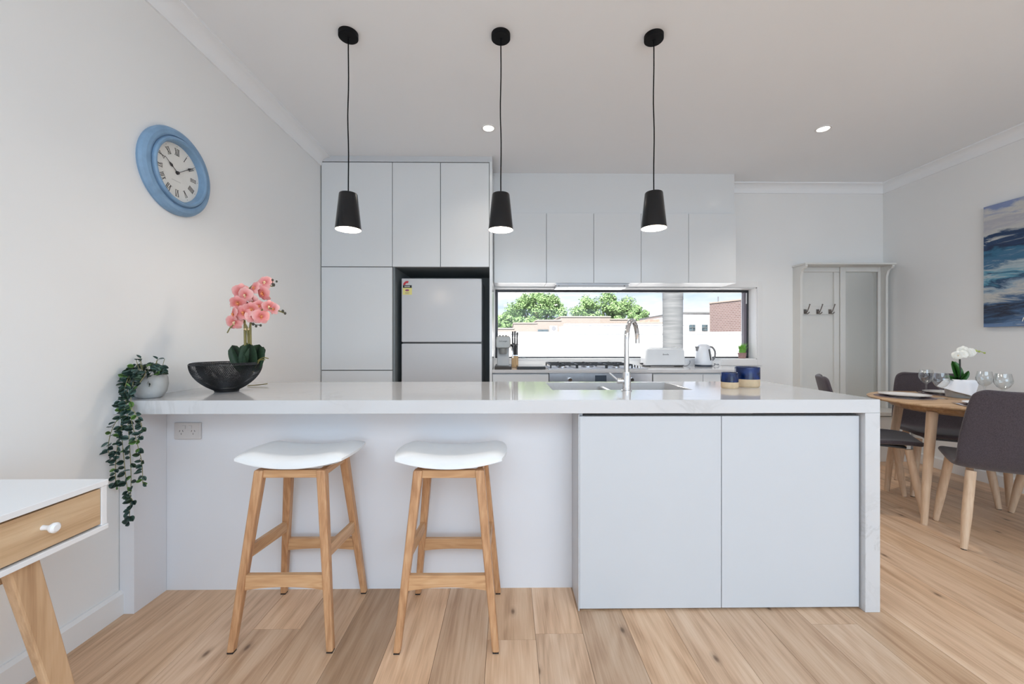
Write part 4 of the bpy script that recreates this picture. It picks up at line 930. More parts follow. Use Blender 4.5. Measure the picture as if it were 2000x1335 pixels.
for p, r in (((0.135, -0.02, 0.463), 0.0075), ((0.130, -0.02, 0.487), 0.0055), ((0.150, -0.02, 0.480), 0.005), ((0.186, -0.03, 0.333), 0.0065), ((0.197, -0.03, 0.322), 0.006), ((0.054, -0.05, 0.268), 0.0065), ((0.068, -0.05, 0.258), 0.0055), ((0.090, -0.05, 0.262), 0.0055)):
    obj('bud', ball(BM(), p, r, 8, 6, 1.2), 'bud', orc, smooth=60)
obj('stalk', tube(BM(), spline([(0.02, -0.03, 0.28), (0.05, -0.05, 0.272), (0.07, -0.05, 0.264), (0.09, -0.05, 0.263)], 4), 0.0018, 5), 'stalk_dark', orc)
obj('stalk', tube(BM(), spline([(0.09, -0.02, 0.46), (0.115, -0.02, 0.463), (0.13, -0.02, 0.472), (0.130, -0.02, 0.484)], 4), 0.0016, 5), 'stalk_dark', orc)
tag(obj('dry_twig', tube(BM(), spline([(-1.425, 2.20, IZ + 0.004), (-1.375, 2.215, IZ + 0.007), (-1.330, 2.225, IZ + 0.012)], 4), 0.0026, 6), 'stalk'), 'thin olive twig lying behind the wire bowl', 'twig')

# ------------------------------------------------------------------ canisters
def canister(r, h, loc, lab):
    t = thing('ceramic_pot', lab, 'pot', loc, 0, 'blue glazed pots on the island')
    c = h * 0.40
    obj('clay_base', lathe(BM(), [(0, 0), (r * 0.90, 0), (r * 0.97, 0.004), (r, 0.010), (r, c), (r - 0.004, c), (r - 0.004, 0.008), (0, 0.008)], 36), 'clay', t, smooth=40, label='raw clay lower band')
    obj('glazed_wall', lathe(BM(), [(r - 0.004, c), (r + 0.0005, c), (r + 0.0008, h - 0.006), (r - 0.001, h - 0.001), (r - 0.004, h), (r - 0.006, h - 0.003), (r - 0.006, c)], 36, closed=True), 'cobalt', t, smooth=40, label='cobalt blue glazed upper band')
    obj('filling', lathe(BM(), [(0, h - 0.012), (r - 0.006, h - 0.012), (r - 0.006, h - 0.018), (0, h - 0.018)], 24), 'soil', t)
canister(0.0420, 0.083, (1.170, 2.095, IZ), 'smaller blue glazed pot with a raw clay base')
canister(0.0605, 0.108, (1.306, 2.165, IZ), 'larger blue glazed pot with a raw clay base')

# ------------------------------------------------------------------ things on the back bench and sill
em = thing('espresso_machine', 'slim silver espresso machine on the back bench by the end panel', 'coffee machine', (-0.045, 3.72, 0.9))
obj('column', box(BM(), -0.098, 0.012, 3.66, 3.93, 0.925, 1.10), 'espresso_plain', em, world=True, bevel=0.006)
bm = BM(); prism(bm, [(-0.108, 1.10), (-0.110, 1.16), (-0.104, 1.185), (-0.09, 1.198), (0.012, 1.198), (0.022, 1.185), (0.026, 1.16), (0.024, 1.10), (0.014, 1.085), (-0.098, 1.085)], 'Y', 3.575, 3.93)
hd = obj('head', bm, 'espresso', em, world=True, bevel=0.01, bseg=3)
for i in range(3): obj('button', lathe(BM(), [(0, 0.006), (0.008, 0.006), (0.010, 0), (0, 0)], 12, (-0.072 + 0.028 * i, 3.62, 1.1985)), 'blackplastic', hd).location = -em.location
text_mesh('lettering', "De'Longhi", 0.018, 'ink', hd, (-0.042 + 0.045, 3.574 - 3.72, 1.150 - 0.9), (radians(90), 0, 0))
obj('group_head', lathe(BM(), [(0, 1.035), (0.030, 1.035), (0.034, 1.045), (0.040, 1.085), (0, 1.085)], 24, (-0.042, 3.625, 0)), 'espresso', em, world=True, smooth=40)
obj('brew_spout', box(BM(), -0.060, -0.024, 3.595, 3.655, 1.085, 1.098), 'blackplastic', em, world=True)
bm = BM(); prism(bm, [(3.535, 0.90), (3.93, 0.90), (3.93, 0.927), (3.60, 0.927), (3.56, 0.924)], 'X', -0.118, 0.034); obj('drip_base', bm, 'blackplastic', em, world=True, bevel=0.004)
obj('steam_wand', tube(BM(), spline([(0.028, 3.60, 1.10), (0.040, 3.585, 1.06), (0.044, 3.575, 1.00)], 5), 0.006, 8), 'chrome', em, world=True, smooth=50)
obj('steam_knob', tube(BM(), [(0.026, 3.66, 1.115), (0.052, 3.65, 1.105)], 0.013, 12), 'blackplastic', em, world=True, smooth=40)
kb = tag(obj('knife_block', box(BM(), 0.036, 0.100, 3.80, 3.92, 0.90, 1.01), 'block', bevel=0.004), 'pale wooden knife block beside the espresso machine', 'knife block')
hds = [(0.053, 3.825, 1.135, 0.026, 0.034), (0.084, 3.825, 1.125, 0.026, 0.034), (0.046, 3.88, 1.245, 0.018, 0.028), (0.068, 3.885, 1.248, 0.018, 0.03), (0.090, 3.88, 1.238, 0.018, 0.028)]
klab = ['thick short dark knife handle at the front of the block, nearer the espresso machine', 'thick short dark knife handle at the front of the block, nearer the cooktop', 'tall dark knife handle at the back of the block, nearest the espresso machine', 'tall dark knife handle in the middle of the back row of the block', 'tall dark knife handle at the back of the block, nearest the cooktop']
for i, (x, y, zt, w, d) in enumerate(hds):
    kn = thing('kitchen_knife', klab[i], 'knife', (x, y, 1.0105), 0, 'knives in the knife block')
    h = zt - 1.0105
    bm = BM(); bar(bm, (0, 0, 0.0), (0, 0, h * 0.75), w, d, w * 0.9, d * 0.9); bar(bm, (0, 0, h * 0.751), (0.002, 0.004, h), w * 0.9, d * 0.9, w * 1.1, d * 1.05)
    obj('handle', bm, 'knife', kn, bevel=0.004); obj('bolster', bar(BM(), (0, 0, 0), (0, 0, 0.008), w * 1.02, d * 1.02), 'steel', kn)
tb = thing('warming_tray', 'flat black slab with a glossy top lying left of the cooktop', 'tray', (0.19, 3.72, 0.9))
obj('body', box(BM(), 0.085, 0.335, 3.53, 3.93, 0.901, 0.923), 'blackplastic', tb, world=True, bevel=0.003); obj('glass_top', box(BM(), 0.088, 0.332, 3.533, 3.927, 0.9232, 0.9262), 'board_top', tb, world=True, bevel=0.001)
tag(obj('glass_vase', lathe(BM(), [(0, 0), (0.030, 0), (0.034, 0.006), (0.032, 0.03), (0.020, 0.058), (0.020, 0.065), (0.034, 0.098), (0.036, 0.112), (0.034, 0.112), (0.031, 0.098), (0.017, 0.066), (0.017, 0.058), (0.029, 0.03), (0.030, 0.008), (0, 0.006)], 28, (0.157, 4.175, WZ0 + 0.0085)), 'glass', smooth=60), 'small waisted clear glass vase on the window sill', 'vase')
to = thing('toaster', 'long white toaster standing in front of the window', 'toaster', (1.550, 3.99, 0.9))
bm = BM(); prism(bm, [(-0.200, 0.012), (0.200, 0.012), (0.198, 0.06), (0.192, 0.150), (0.186, 0.172), (0.174, 0.180), (-0.174, 0.180), (-0.186, 0.172), (-0.190, 0.150), (-0.198, 0.06)], 'Y', -0.075, 0.075)
obj('shell', bm, 'toaster', to, bevel=0.012, bseg=3, smooth=35)
obj('top_deck', box(BM(), -0.135, 0.125, -0.045, 0.045, 0.1800, 0.1865), 'toaster', to, bevel=0.002)
bm = BM(); box(bm, -0.12, 0.11, -0.030, -0.012, 0.1860, 0.1870); box(bm, -0.12, 0.11, 0.012, 0.030, 0.1860, 0.1870); obj('bread_slots', bm, 'blackplastic', to)
bm = BM(); box(bm, -0.185, 0.185, -0.070, 0.070, 0.006, 0.0118); 
for x in (-0.175, 0.145): box(bm, x, x + 0.03, -0.072, 0.072, 0.0, 0.006)
obj('base_tray', bm, 'blackplastic', to, bevel=0.001)
obj('push_lever', box(BM(), -0.222, -0.199, -0.020, 0.020, 0.020, 0.034), 'blackplastic', to, bevel=0.003)
text_mesh('lettering', 'Breville', 0.020, 'ink', to, (0.005, -0.0758, 0.120), (radians(90), 0, 0))
ke = thing('kettle', 'white electric kettle with a grey handle on the back bench', 'kettle', (1.955, 3.97, 0.9))
ke.scale = (0.91, 0.91, 1.0)
obj('power_base', lathe(BM(), [(0, 0), (0.088, 0), (0.090, 0.004), (0.088, 0.014), (0, 0.016)], 32), 'darkblue', ke, smooth=40)
bm = lathe(BM(), [(0, 0.017), (0.085, 0.017), (0.089, 0.024), (0.088, 0.06), (0.083, 0.11), (0.075, 0.16), (0.067, 0.192), (0.060, 0.204), (0, 0.206)], 36)
obj('jug', bm, 'kettle', ke, smooth=40)
obj('lid', lathe(BM(), [(0.058, 0.205), (0.054, 0.214), (0.035, 0.222), (0, 0.225)], 28), 'kettle', ke, smooth=50)
bm = BM(); pts_ = [bm.verts.new(p) for p in ((-0.060, -0.028, 0.198), (-0.060, 0.028, 0.198), (-0.098, 0, 0.200), (-0.074, -0.022, 0.150), (-0.074, 0.022, 0.150), (-0.090, 0, 0.180))]
for f in ((0, 2, 1), (0, 3, 5, 2), (1, 2, 5, 4), (3, 4, 5)): bm.faces.new([pts_[i] for i in f])
obj('pour_spout', bm, 'kgrey', ke)
obj('handle', tube(BM(), spline([(0.058, 0, 0.196), (0.090, -0.01, 0.190), (0.116, -0.015, 0.155), (0.120, -0.015, 0.11), (0.104, -0.01, 0.072), (0.084, 0, 0.062)], 5), 0.0105, 10), 'kgrey', ke, smooth=60)
bm = BM(); beam(bm, (0.024, -0.0745, 0.172), (0.040, -0.0825, 0.062), 0.012, 0.006, (0, -1, 0.1)); obj('level_window', bm, 'blackplastic', ke, bevel=0.002)
obj('cord', tube(BM(), spline([(1.738, 4.00, 0.906), (1.78, 3.99, 0.904), (1.82, 4.01, 0.910), (1.86, 4.06, 0.93), (1.873, 4.09, 0.95)], 6), 0.0035, 6), 'kgrey', to, world=True, smooth=60)
obj('cord', tube(BM(), spline([(2.053, 3.97, 0.905), (2.085, 3.98, 0.910), (2.10, 4.02, 0.924), (2.125, 3.99, 0.912), (2.145, 4.03, 0.922), (2.17, 4.05, 0.906)], 6), 0.0035, 6), 'kgrey', ke, world=True, smooth=60)
pg = thing('potted_grass', 'small pot of bright green grass at the end of the window sill', 'plant', (2.462, 4.172, WZ0 + 0.0085))
obj('pot', lathe(BM(), [(0, 0), (0.030, 0), (0.032, 0.003), (0.041, 0.050), (0.043, 0.058), (0.038, 0.058), (0.034, 0.046), (0, 0.046)], 24), 'terracotta', pg, smooth=40)
bm = BM(); gr_ = random.Random(3)
for i in range(150):
    a = gr_.uniform(0, 2 * pi); r = 0.030 * sqrt(gr_.random()); x, y = r * cos(a), r * sin(a); h = gr_.uniform(0.065, 0.125); l = gr_.uniform(0.2, 1.0); w = 0.0026
    b = a + gr_.uniform(-0.8, 0.8); s = Vector((-sin(b), cos(b), 0)) * w
    P0 = Vector((x, y, 0.045)); P1 = P0 + Vector((cos(b) * 0.012 * l, sin(b) * 0.012 * l, h * 0.6)); P2 = P0 + Vector((cos(b) * 0.046 * l, sin(b) * 0.046 * l, h))
    v = [bm.verts.new(q) for q in (P0 - s, P0 + s, P1 + s, P1 - s, P2)]; bm.faces.new((v[0], v[1], v[2], v[3])); bm.faces.new((v[3], v[2], v[4]))
obj('grass_blades', bm, 'grass', pg, kind='stuff')

# ------------------------------------------------------------------ pendants and downlights
def pendant():
    t = thing('pendant_lamp', 'black cone pendant lamp over the island, nearest the clock wall', 'lamp', (0, 0, 0), 0, 'black pendant lamps over the island')
    return t
pends = [(-0.840, 2.112, 1.733, 'black cone pendant lamp over the island, nearest the clock wall'), (-0.037, 2.112, 1.734, 'middle black cone pendant lamp over the island'), (0.775, 2.112, 1.745, 'black cone pendant lamp over the island, nearest the hall stand')]
for (x, y, zb, lab) in pends:
    t = thing('pendant_lamp', lab, 'lamp', (x, y, CH), 0, 'black pendant lamps over the island')
    zb -= CH; zt = zb + 0.190
    obj('canopy', lathe(BM(), [(0, 0), (0.050, 0), (0.050, -0.023), (0.048, -0.025), (0.008, -0.025), (0.006, -0.031), (0, -0.031)], 36), 'canopy', t, smooth=35)
    wob = random.Random(int(x * 100)); ln = -0.03 - (zt + 0.01)
    obj('cord', tube(BM(), [(0.003 * sin(k_ * 0.9 + x) * min(k_, 12 - k_) / 6, 0, -0.03 - ln * k_ / 12) for k_ in range(13)], 0.0031, 7), 'flex', t, smooth=60)
    sh = obj('shade', lathe(BM(), [(0.0, zt + 0.012), (0.006, zt + 0.012), (0.008, zt + 0.001), (0.044, zt), (0.0465, zt - 0.004), (0.066, zb), (0.0645, zb), (0.0450, zt - 0.006), (0, zt - 0.006)], 40), 'black', t, smooth=35)
    obj('lining', lathe(BM(), [(0.0640, zb + 0.0005), (0.0445, zt - 0.008), (0, zt - 0.008)], 36), 'lining', sh, smooth=35, label='white inner lining')
    obj('bulb', ball(BM(), (0, 0, zb + 0.055), 0.030, 16, 10, 1.2), 'bulb', t, smooth=60, label='lit round bulb')
    l_ = lamp('pendant_light', 'POINT', (x, y, CH + zb + 0.012), power=5, color=(1.0, 0.86, 0.70), shadow_soft_size=0.03)
for (x, y, lab) in ((-0.147, 3.036, 'lit recessed ceiling downlight nearer the tall cabinets'), (2.405, 3.02, 'lit recessed ceiling downlight nearer the painting wall')):
    t = thing('downlight', lab, 'downlight', (x, y, CH), 0, 'recessed ceiling downlights')
    obj('trim_ring', lathe(BM(), [(0.040, 0), (0.054, 0), (0.053, -0.004), (0.042, -0.005), (0.040, -0.003)], 32, closed=True), 'trim', t, smooth=40)
    obj('diffuser', lathe(BM(), [(0, -0.0022), (0.0405, -0.0022), (0.0405, -0.0006), (0, -0.0006)], 28), 'diffuser', t)
    lamp('downlight_beam', 'SPOT', (x, y, CH - 0.012), (0, 0, 0), 16 if x < 1 else 46, (1.0, 0.88, 0.74), spot_size=radians(120), spot_blend=1.0, shadow_soft_size=0.04)

# ------------------------------------------------------------------ painting, hall stand
pt = thing('painting', 'large blue and white abstract seascape canvas on the side wall', 'painting', (RW, 2.66, 1.263))
obj('canvas', box(BM(), -0.034, -0.001, -0.54, 0.545, 0, 0.972), 'painting', pt)
bm = BM()
for i in range(5): beam(bm, (-0.0345, 0.30 - i * 0.018, 0.035 + 0.012 * (i % 2)), (-0.0345, 0.292 - i * 0.018, 0.065 - 0.010 * (i % 2)), 0.001, 0.005, (0, 1, 0))
obj('signature', bm, 'white_petal', pt)
hs = thing('hall_stand', 'off-white hall stand with coat hooks and a mirror in the corner', 'hall stand', (3.4, 4.0, 0))
def bracket(x0, x1):
    ys = 4.005; yf = 3.935; zt = 1.912
    out = [(BW - 0.001, 0.475), (ys, 0.475), (ys, 1.80), (ys - 0.006, 1.825)]
    for i in range(6):
        a = i / 5 * pi / 2; out.append((ys - 0.010 - 0.045 * (1 - cos(a)) , 1.835 + 0.045 * sin(a)))
    out += [(yf, 1.895), (yf, zt), (BW - 0.001, zt)]
    return prism(BM(), out, 'X', x0, x1)
obj('side_bracket', bracket(2.955, 2.979), 'stand', hs, world=True); obj('side_bracket', bracket(3.828, 3.852), 'stand', hs, world=True)
obj('top_shelf', box(BM(), 2.945, 3.862, 3.925, BW - 0.001, 1.9125, 1.930), 'stand', hs, world=True, bevel=0.003)
obj('back_board', box(BM(), 2.980, 3.827, 4.085, BW - 0.001, 0.475, 1.912), 'stand', hs, world=True)
bm = BM()
for (a, b, c, d) in ((2.980, 3.012, 0.475, 1.86), (3.352, 3.405, 0.475, 1.86), (2.980, 3.405, 1.862, 1.912)): box(bm, a, b, 4.066, 4.084, c, d)
obj('panel_frame', bm, 'stand', hs, world=True, bevel=0.004)
bm = BM()
for (a, b, c, d) in ((3.409, 3.464, 0.475, 1.912), (3.798, 3.827, 0.475, 1.912), (3.464, 3.798, 1.862, 1.912), (3.464, 3.798, 0.475, 0.56)): box(bm, a, b, 4.056, 4.084, c, d)
md_ = obj('mirror_door', bm, 'stand', hs, world=True, bevel=0.004)
obj('mirror', box(BM(), 3.4645, 3.7975, 4.072, 4.080, 0.5605, 1.8615), 'mirror', md_, label='tall mirror pane').location = -hs.location
hr = obj('hook_rail', box(BM(), 3.013, 3.351, 4.070, 4.0845, 1.425, 1.512), 'stand', hs, world=True, bevel=0.004)
for x in (3.052, 3.182, 3.308):
    bm = BM(); tube(bm, spline([(x, 4.068, 1.452), (x, 4.045, 1.448), (x + 0.004, 4.03, 1.478), (x + 0.006, 4.012, 1.520)], 5), [0.006] * 6 + [0.0045] * 10, 8); tube(bm, spline([(x, 4.060, 1.452), (x, 4.040, 1.430), (x + 0.004, 4.018, 1.442)], 5), 0.005, 8)
    ball(bm, (x + 0.006, 4.012, 1.522), 0.007); ball(bm, (x + 0.004, 4.018, 1.444), 0.006); box(bm, x - 0.014, x + 0.014, 4.064, 4.0695, 1.432, 1.478)
    obj('coat_hook', bm, 'hook', hr, smooth=50).location = -hs.location
obj('bench_box', box(BM(), 2.955, 3.852, 3.775, BW - 0.001, 0.0, 0.430), 'stand', hs, world=True, bevel=0.003)
obj('bench_seat', box(BM(), 2.945, 3.862, 3.760, BW - 0.001, 0.438, 0.474), 'stand', hs, world=True, bevel=0.004)
obj('seat_rail', box(BM(), 2.962, 3.845, 3.785, BW - 0.01, 0.430, 0.438), 'gap', hs, world=True)

# ------------------------------------------------------------------ dining table and chairs
TC = Vector((3.045, 2.605)); TH = 0.758
tt = thing('dining_table', 'round oak dining table with splayed round legs', 'table', (TC.x, TC.y, 0))
obj('table_top', lathe(BM(), [(0, TH), (0.500, TH), (0.507, TH - 0.004), (0.507, TH - 0.010), (0.500, TH - 0.016), (0.440, TH - 0.026), (0, TH - 0.026)], 72), 'beech_x', tt, smooth=30)
obj('apron', lathe(BM(), [(0, TH - 0.0265), (0.405, TH - 0.0265), (0.385, TH - 0.055), (0.350, TH - 0.070), (0, TH - 0.070)], 48), 'beech_x', tt, smooth=30)
ta = atan2(2.474 - TC.y, 2.603 - TC.x)
for i in range(4):
    a = ta + i * pi / 2
    obj('leg', tube(BM(), [(0.456 * cos(a), 0.456 * sin(a), 0.0), (0.440 * cos(a), 0.440 * sin(a), 0.20), (0.375 * cos(a), 0.375 * sin(a), TH - 0.056)], [0.0165, 0.021, 0.028], 18), 'beech', tt, smooth=40)
def chair():
    t = thing('dining_chair', '', 'chair', (0, 0, 0), 0, 'upholstered chairs round the dining table')
    prof = [(0.228, 0.452, 0.150), (0.220, 0.462, 0.190), (0.200, 0.466, 0.210), (0.12, 0.463, 0.226), (0.0, 0.454, 0.236), (-0.10, 0.446, 0.242), (-0.165, 0.448, 0.245), (-0.205, 0.470, 0.245), (-0.232, 0.52, 0.244), (-0.254, 0.60, 0.240), (-0.276, 0.69, 0.232), (-0.300, 0.79, 0.220), (-0.314, 0.850, 0.209), (-0.319, 0.876, 0.195), (-0.321, 0.889, 0.155)]
    bm = BM(); rows = []; n = 12
    for k_, (y, z, w) in enumerate(prof):
        back = max(0, min(1, (z - 0.46) / 0.12)); row = []
        for i in range(n + 1):
            u = -1 + 2 * i / n
            row.append(bm.verts.new((u * w, y + back * 0.040 * u * u, z + (1 - back) * 0.016 * u ** 4 * (1 if y < 0.19 else 0.3))))
        rows.append(row)
    for a, b in zip(rows, rows[1:]):
        for i in range(n): bm.faces.new((a[i], a[i + 1], b[i + 1], b[i]))
    sh = obj('upholstered_shell', bm, 'fabric', t, smooth=180, solid=0.030, subsurf=2)
    obj('under_frame', box(BM(), -0.13, 0.13, -0.08, 0.15, 0.420, 0.434), 'blackplastic', t, bevel=0.003)
    for sx in (-1, 1):
        for sy in (-1, 1):
            lg = obj('leg', tube(BM(), [(sx * 0.214, sy * 0.212, 0.003), (sx * 0.196, sy * 0.187, 0.18), (sx * 0.168, sy * 0.150, 0.425)], [0.0145, 0.022, 0.0225], 12), 'beech', t, smooth=40)
            obj('foot_glide', lathe(BM(), [(0, 0), (0.013, 0), (0.013, 0.003), (0, 0.003)], 10, (sx * 0.214, sy * 0.212, 0)), 'blackplastic', lg)
    return t
ch0 = None
cd = Vector((0.54, 0.8417))
specs = [(-cd, 0.432, 'charcoal fabric dining chair with its back to the viewer'), (Vector((-cd.y, cd.x)), 0.478, 'charcoal fabric dining chair partly hidden behind the island end'),
         (cd, 0.455, 'charcoal fabric dining chair facing the viewer, between table and hall stand'), (Vector((cd.y, -cd.x)), 0.47, 'charcoal fabric dining chair showing only its legs, beside the painting wall')]
for d, rr, lab in specs:
    c = TC + d * rr; face = -d; rz = atan2(face.y, face.x) - pi / 2
    if ch0 is None: ch0 = chair(); ch0.location = (c.x, c.y, 0); ch0.rotation_euler = (0, 0, rz); ch0['label'] = lab
    else: dup(ch0, (c.x, c.y, 0), rz, lab, 'upholstered chairs round the dining table')
# settings on the table
def setting(p, lab, first=[None]):
    d = (p - TC).normalized(); rz = atan2(d.y, d.x) + pi / 2
    m_ = tag(obj('placemat', lathe(BM(), [(0, 0.0025), (0.160, 0.0025), (0.162, 0.0012), (0.160, 0.0), (0, 0)], 40), 'placemat'), 'round grey-brown placemat ' + lab, 'placemat', 'placemats on the dining table'); m_.location = (p.x, p.y, TH + 0.0005)
    pl_ = thing('dinner_plate', 'white dinner plate ' + lab, 'plate', (p.x, p.y, TH + 0.0032), 0, 'plates on the dining table')
    obj('plate_body', lathe(BM(), [(0, 0.004), (0.085, 0.004), (0.100, 0.008), (0.136, 0.016), (0.138, 0.0175), (0.135, 0.018), (0.098, 0.0115), (0.084, 0.008), (0, 0.008)], 48), 'white_china', pl_, smooth=40)
    obj('foot_ring', lathe(BM(), [(0.070, 0), (0.082, 0), (0.084, 0.004), (0.070, 0.004)], 32, closed=True), 'white_china', pl_)
    for (s, nm, l2) in ((-1, 'fork', 'fork'), (1, 'table_knife', 'knife')):
        side = Vector((-d.y, d.x)) * s * 0.152; q = p + side
        k_ = thing(nm, 'steel table ' + l2 + ' beside the plate ' + lab, 'cutlery', (q.x, q.y, TH + 0.0035), rz, 'cutlery on the dining table')
        bm = BM(); box(bm, -0.005, 0.005, -0.095, 0.01, 0, 0.0025); obj('handle', bm, 'chrome', k_, bevel=0.001)
        bm = BM()
        if nm == 'fork':
            box(bm, -0.010, 0.010, 0.0101, 0.045, 0.0002, 0.0022)
            for j in range(4): box(bm, -0.010 + j * 0.0058, -0.0076 + j * 0.0058, 0.0451, 0.09, 0.0002, 0.002)
            obj('tines', bm, 'chrome', k_)
        else:
            prism(bm, [(-0.006, 0.0101), (0.007, 0.0101), (0.009, 0.08), (0.004, 0.105), (-0.006, 0.108)], 'Z', 0.0004, 0.0018); obj('blade', bm, 'chrome', k_)
setting(TC + Vector((-0.262, 0.17)), 'at the chair behind the island end')
setting(TC + Vector((0.184, 0.286)), 'at the chair facing the viewer')
setting(TC + Vector((-0.15, -0.27)), 'at the chair with its back to the viewer')
setting(TC + Vector((0.29, -0.17)), 'at the place by the painting wall')
gprof = [(0, 0), (0.034, 0), (0.035, 0.0015), (0.020, 0.004), (0.006, 0.008), (0.0045, 0.02), (0.0045, 0.058), (0.010, 0.070), (0.030, 0.088), (0.042, 0.112), (0.044, 0.130), (0.040, 0.152), (0.0355, 0.175), (0.0345, 0.175), (0.039, 0.152), (0.043, 0.130), (0.041, 0.112), (0.029, 0.0895), (0.008, 0.074), (0, 0.073)]
gm = lathe(BM(), gprof, 36); g0 = None
for (x, y, lab) in ((3.172, 2.995, 'clear wine glass by the plate of the chair facing the viewer'), (2.945, 2.685, 'clear wine glass on the near side of the white orchid pot'), (3.385, 2.800, 'clear wine glass behind the white orchid, towards the painting wall'), (3.268, 2.600, 'clear wine glass on the painting-wall side of the table')):
    if g0 is None:
        g0 = obj('wine_glass', gm, 'glass', smooth=60); o = g0
    else:
        o = g0.copy(); COL.objects.link(o)
    o.location = (x, y, TH + 0.0008); tag(o, lab, 'wine glass', 'wine glasses on the dining table')
wp = thing('potted_white_orchid', 'white orchid in a grey zinc pot in the middle of the dining table', 'plant', (3.155, 2.755, TH + 0.0008))
obj('pot', lathe(BM(), [(0, 0), (0.068, 0), (0.070, 0.003), (0.080, 0.112), (0.083, 0.116), (0.078, 0.116), (0.075, 0.10), (0, 0.10)], 32), 'zinc', wp, smooth=40)
obj('soil', lathe(BM(), [(0, 0.106), (0.075, 0.104), (0.075, 0.1005), (0, 0.1005)], 20), 'soil', wp)
wl2 = leaf_mesh('orchid_leaf', 'leaf_green', 1, 0.46, 0.25, 0.16, 9, 0.55)
for (d, n_, L_) in (((-0.95, -0.2, 0.40), (-0.1, -0.8, 0.9), 0.125), ((-0.30, -0.05, 1.2), (-0.1, -1, 0.2), 0.150), ((0.10, 0.1, 1.3), (0.3, -1, 0.1), 0.145), ((-0.60, -0.6, 0.45), (0, -0.7, 0.8), 0.10), ((0.25, -0.3, 0.6), (0.2, -1, 0.5), 0.09)):
    add_leaf_n(wp, wl2, (0, 0, 0.105), d, n_, L_, (1, 1, 1))
obj('stalk', tube(BM(), spline([(0, 0, 0.105), (0.002, 0, 0.18), (0.000, 0, 0.265), (0.0, -0.002, 0.29)], 5), 0.0045, 8), 'stalk_dark', wp, smooth=60)
obj('stalk', tube(BM(), spline([(0.0, 0, 0.285), (0.03, -0.005, 0.315), (0.08, -0.008, 0.325), (0.13, -0.01, 0.318), (0.165, -0.01, 0.308)], 5), 0.0022, 6), 'lime', wp, smooth=60)
wf, wlp = flower_mesh('white_flower', 'white_petal', 0.66), lip_mesh('flower_lip', 'cream')
for i, p in enumerate(((-0.035, -0.02, 0.292), (-0.010, -0.03, 0.300), (0.020, -0.02, 0.312), (0.045, -0.02, 0.306), (0.068, -0.015, 0.318), (0.012, -0.01, 0.325))):
    o = bpy.data.objects.new('flower', wf); COL.objects.link(o); o.parent = wp; o.location = p; o.rotation_mode = 'QUATERNION'
    o.rotation_quaternion = Vector((-0.6 + orr.uniform(-0.5, 0.5), -1, orr.uniform(-0.3, 0.5))).to_track_quat('Z', 'Y'); s_ = orr.uniform(0.05, 0.06); o.scale = (s_,) * 3
    g = bpy.data.objects.new('lip', wlp); COL.objects.link(g); g.parent = o; g.scale = (0.6,) * 3
for p, r in (((0.100, -0.01, 0.322), 0.009), ((0.125, -0.01, 0.318), 0.007), ((0.163, -0.01, 0.308), 0.006)): obj('bud', ball(BM(), p, r, 8, 6, 1.0), 'lime', wp, smooth=60)
# napkin draped over the pot rim
bm = BM(); rows = []; nU, nV = 18, 12
for j in range(nV + 1):
    row = []; v = j / nV
    for i in range(nU + 1):
        u = i / nU; a = radians(160 + 125 * u)
        drop = 0.045 + 0.06 * min(u, 0.84) / 0.84 - 0.085 * max(0, u - 0.84) / 0.16
        r = 0.066 + 0.020 * min(1, v * 3) + (0.050 * (1 - u) + 0.012) * max(0, v - 0.25) * (0.8 + 0.2 * sin(a * 9)); z = 0.1185 + 0.008 * sin(min(1, v * 3) * pi) - drop * max(0, v - 0.25) / 0.75
        row.append(bm.verts.new((r * cos(a), r * sin(a), z)))
    rows.append(row)
for a, b in zip(rows, rows[1:]):
    for i in range(nU): bm.faces.new((a[i], a[i + 1], b[i + 1], b[i]))
nk = tag(obj('napkin', bm, 'napkin', smooth=180, solid=0.002, subsurf=1), 'white cloth napkin draped over the zinc orchid pot', 'napkin'); nk.location = (3.155, 2.755, TH + 0.0008)

# ------------------------------------------------------------------ outside the window
struct('ground', box(BM(), -60, 90, 4.6, 120, -3.3, -3.0), 'ground', 'street level ground outside', 'ground')
def XZ(px, py, Y):   # design helper: a sight line met at depth Y
    a = (px - 1000) / 780; c, s = cos(radians(0.6)), sin(radians(0.6)); k_ = Y / (c - a * s)
    return (a * c + s) * k_, 1.143 + (667.5 - py) / 780 * k_
wl_ = thing('boundary_wall', 'long low white rendered wall just outside the window', 'wall', (3, 12, -3))
z1 = XZ(1100, 651, 12)[1]
obj('wall_body', box(BM(), -5, 14, 12, 12.25, -3, z1), 'render_white', wl_, world=True); obj('coping', box(BM(), -5, 14, 11.96, 12.29, z1, z1 + 0.05), 'render_white', wl_, world=True)
wb = thing('white_building', 'plain white building side wall behind the low wall', 'building', (4, 17, -3))
x0, z0_ = XZ(1116, 634, 17); x1, _ = XZ(1345, 633, 17)
obj('wall_body', box(BM(), x0, x1, 17, 21, -3, z0_), 'render_white', wb, world=True); obj('parapet_cap', box(BM(), x0 - 0.03, x1 + 0.03, 16.96, 21.04, z0_, z0_ + 0.05), 'render_white', wb, world=True)
bb = thing('brick_building', 'pale brick building with a stepped parapet before the trees', 'building', (3, 25, -3))
Yb = 25.0
for (pa, pb, py) in ((955, 1003, 640), (1003, 1048, 629.5), (1048, 1095, 624), (1095, 1192, 617), (1192, 1240, 622), (1240, 1330, 628.5)):
    xa, zt = XZ(pa, py, Yb); xb_, _ = XZ(pb, py, Yb)
    obj('parapet_wall', box(BM(), xa, xb_, Yb, Yb + 6, -3, zt - 0.07), 'brick_pale', bb, world=True); obj('parapet_cap', box(BM(), xa - 0.03, xb_ + 0.03, Yb - 0.05, Yb + 6.05, zt - 0.069, zt), 'cap', bb, world=True)
xa, za = XZ(1050, 648, Yb); xb_, zb_ = XZ(1071, 643, Yb)
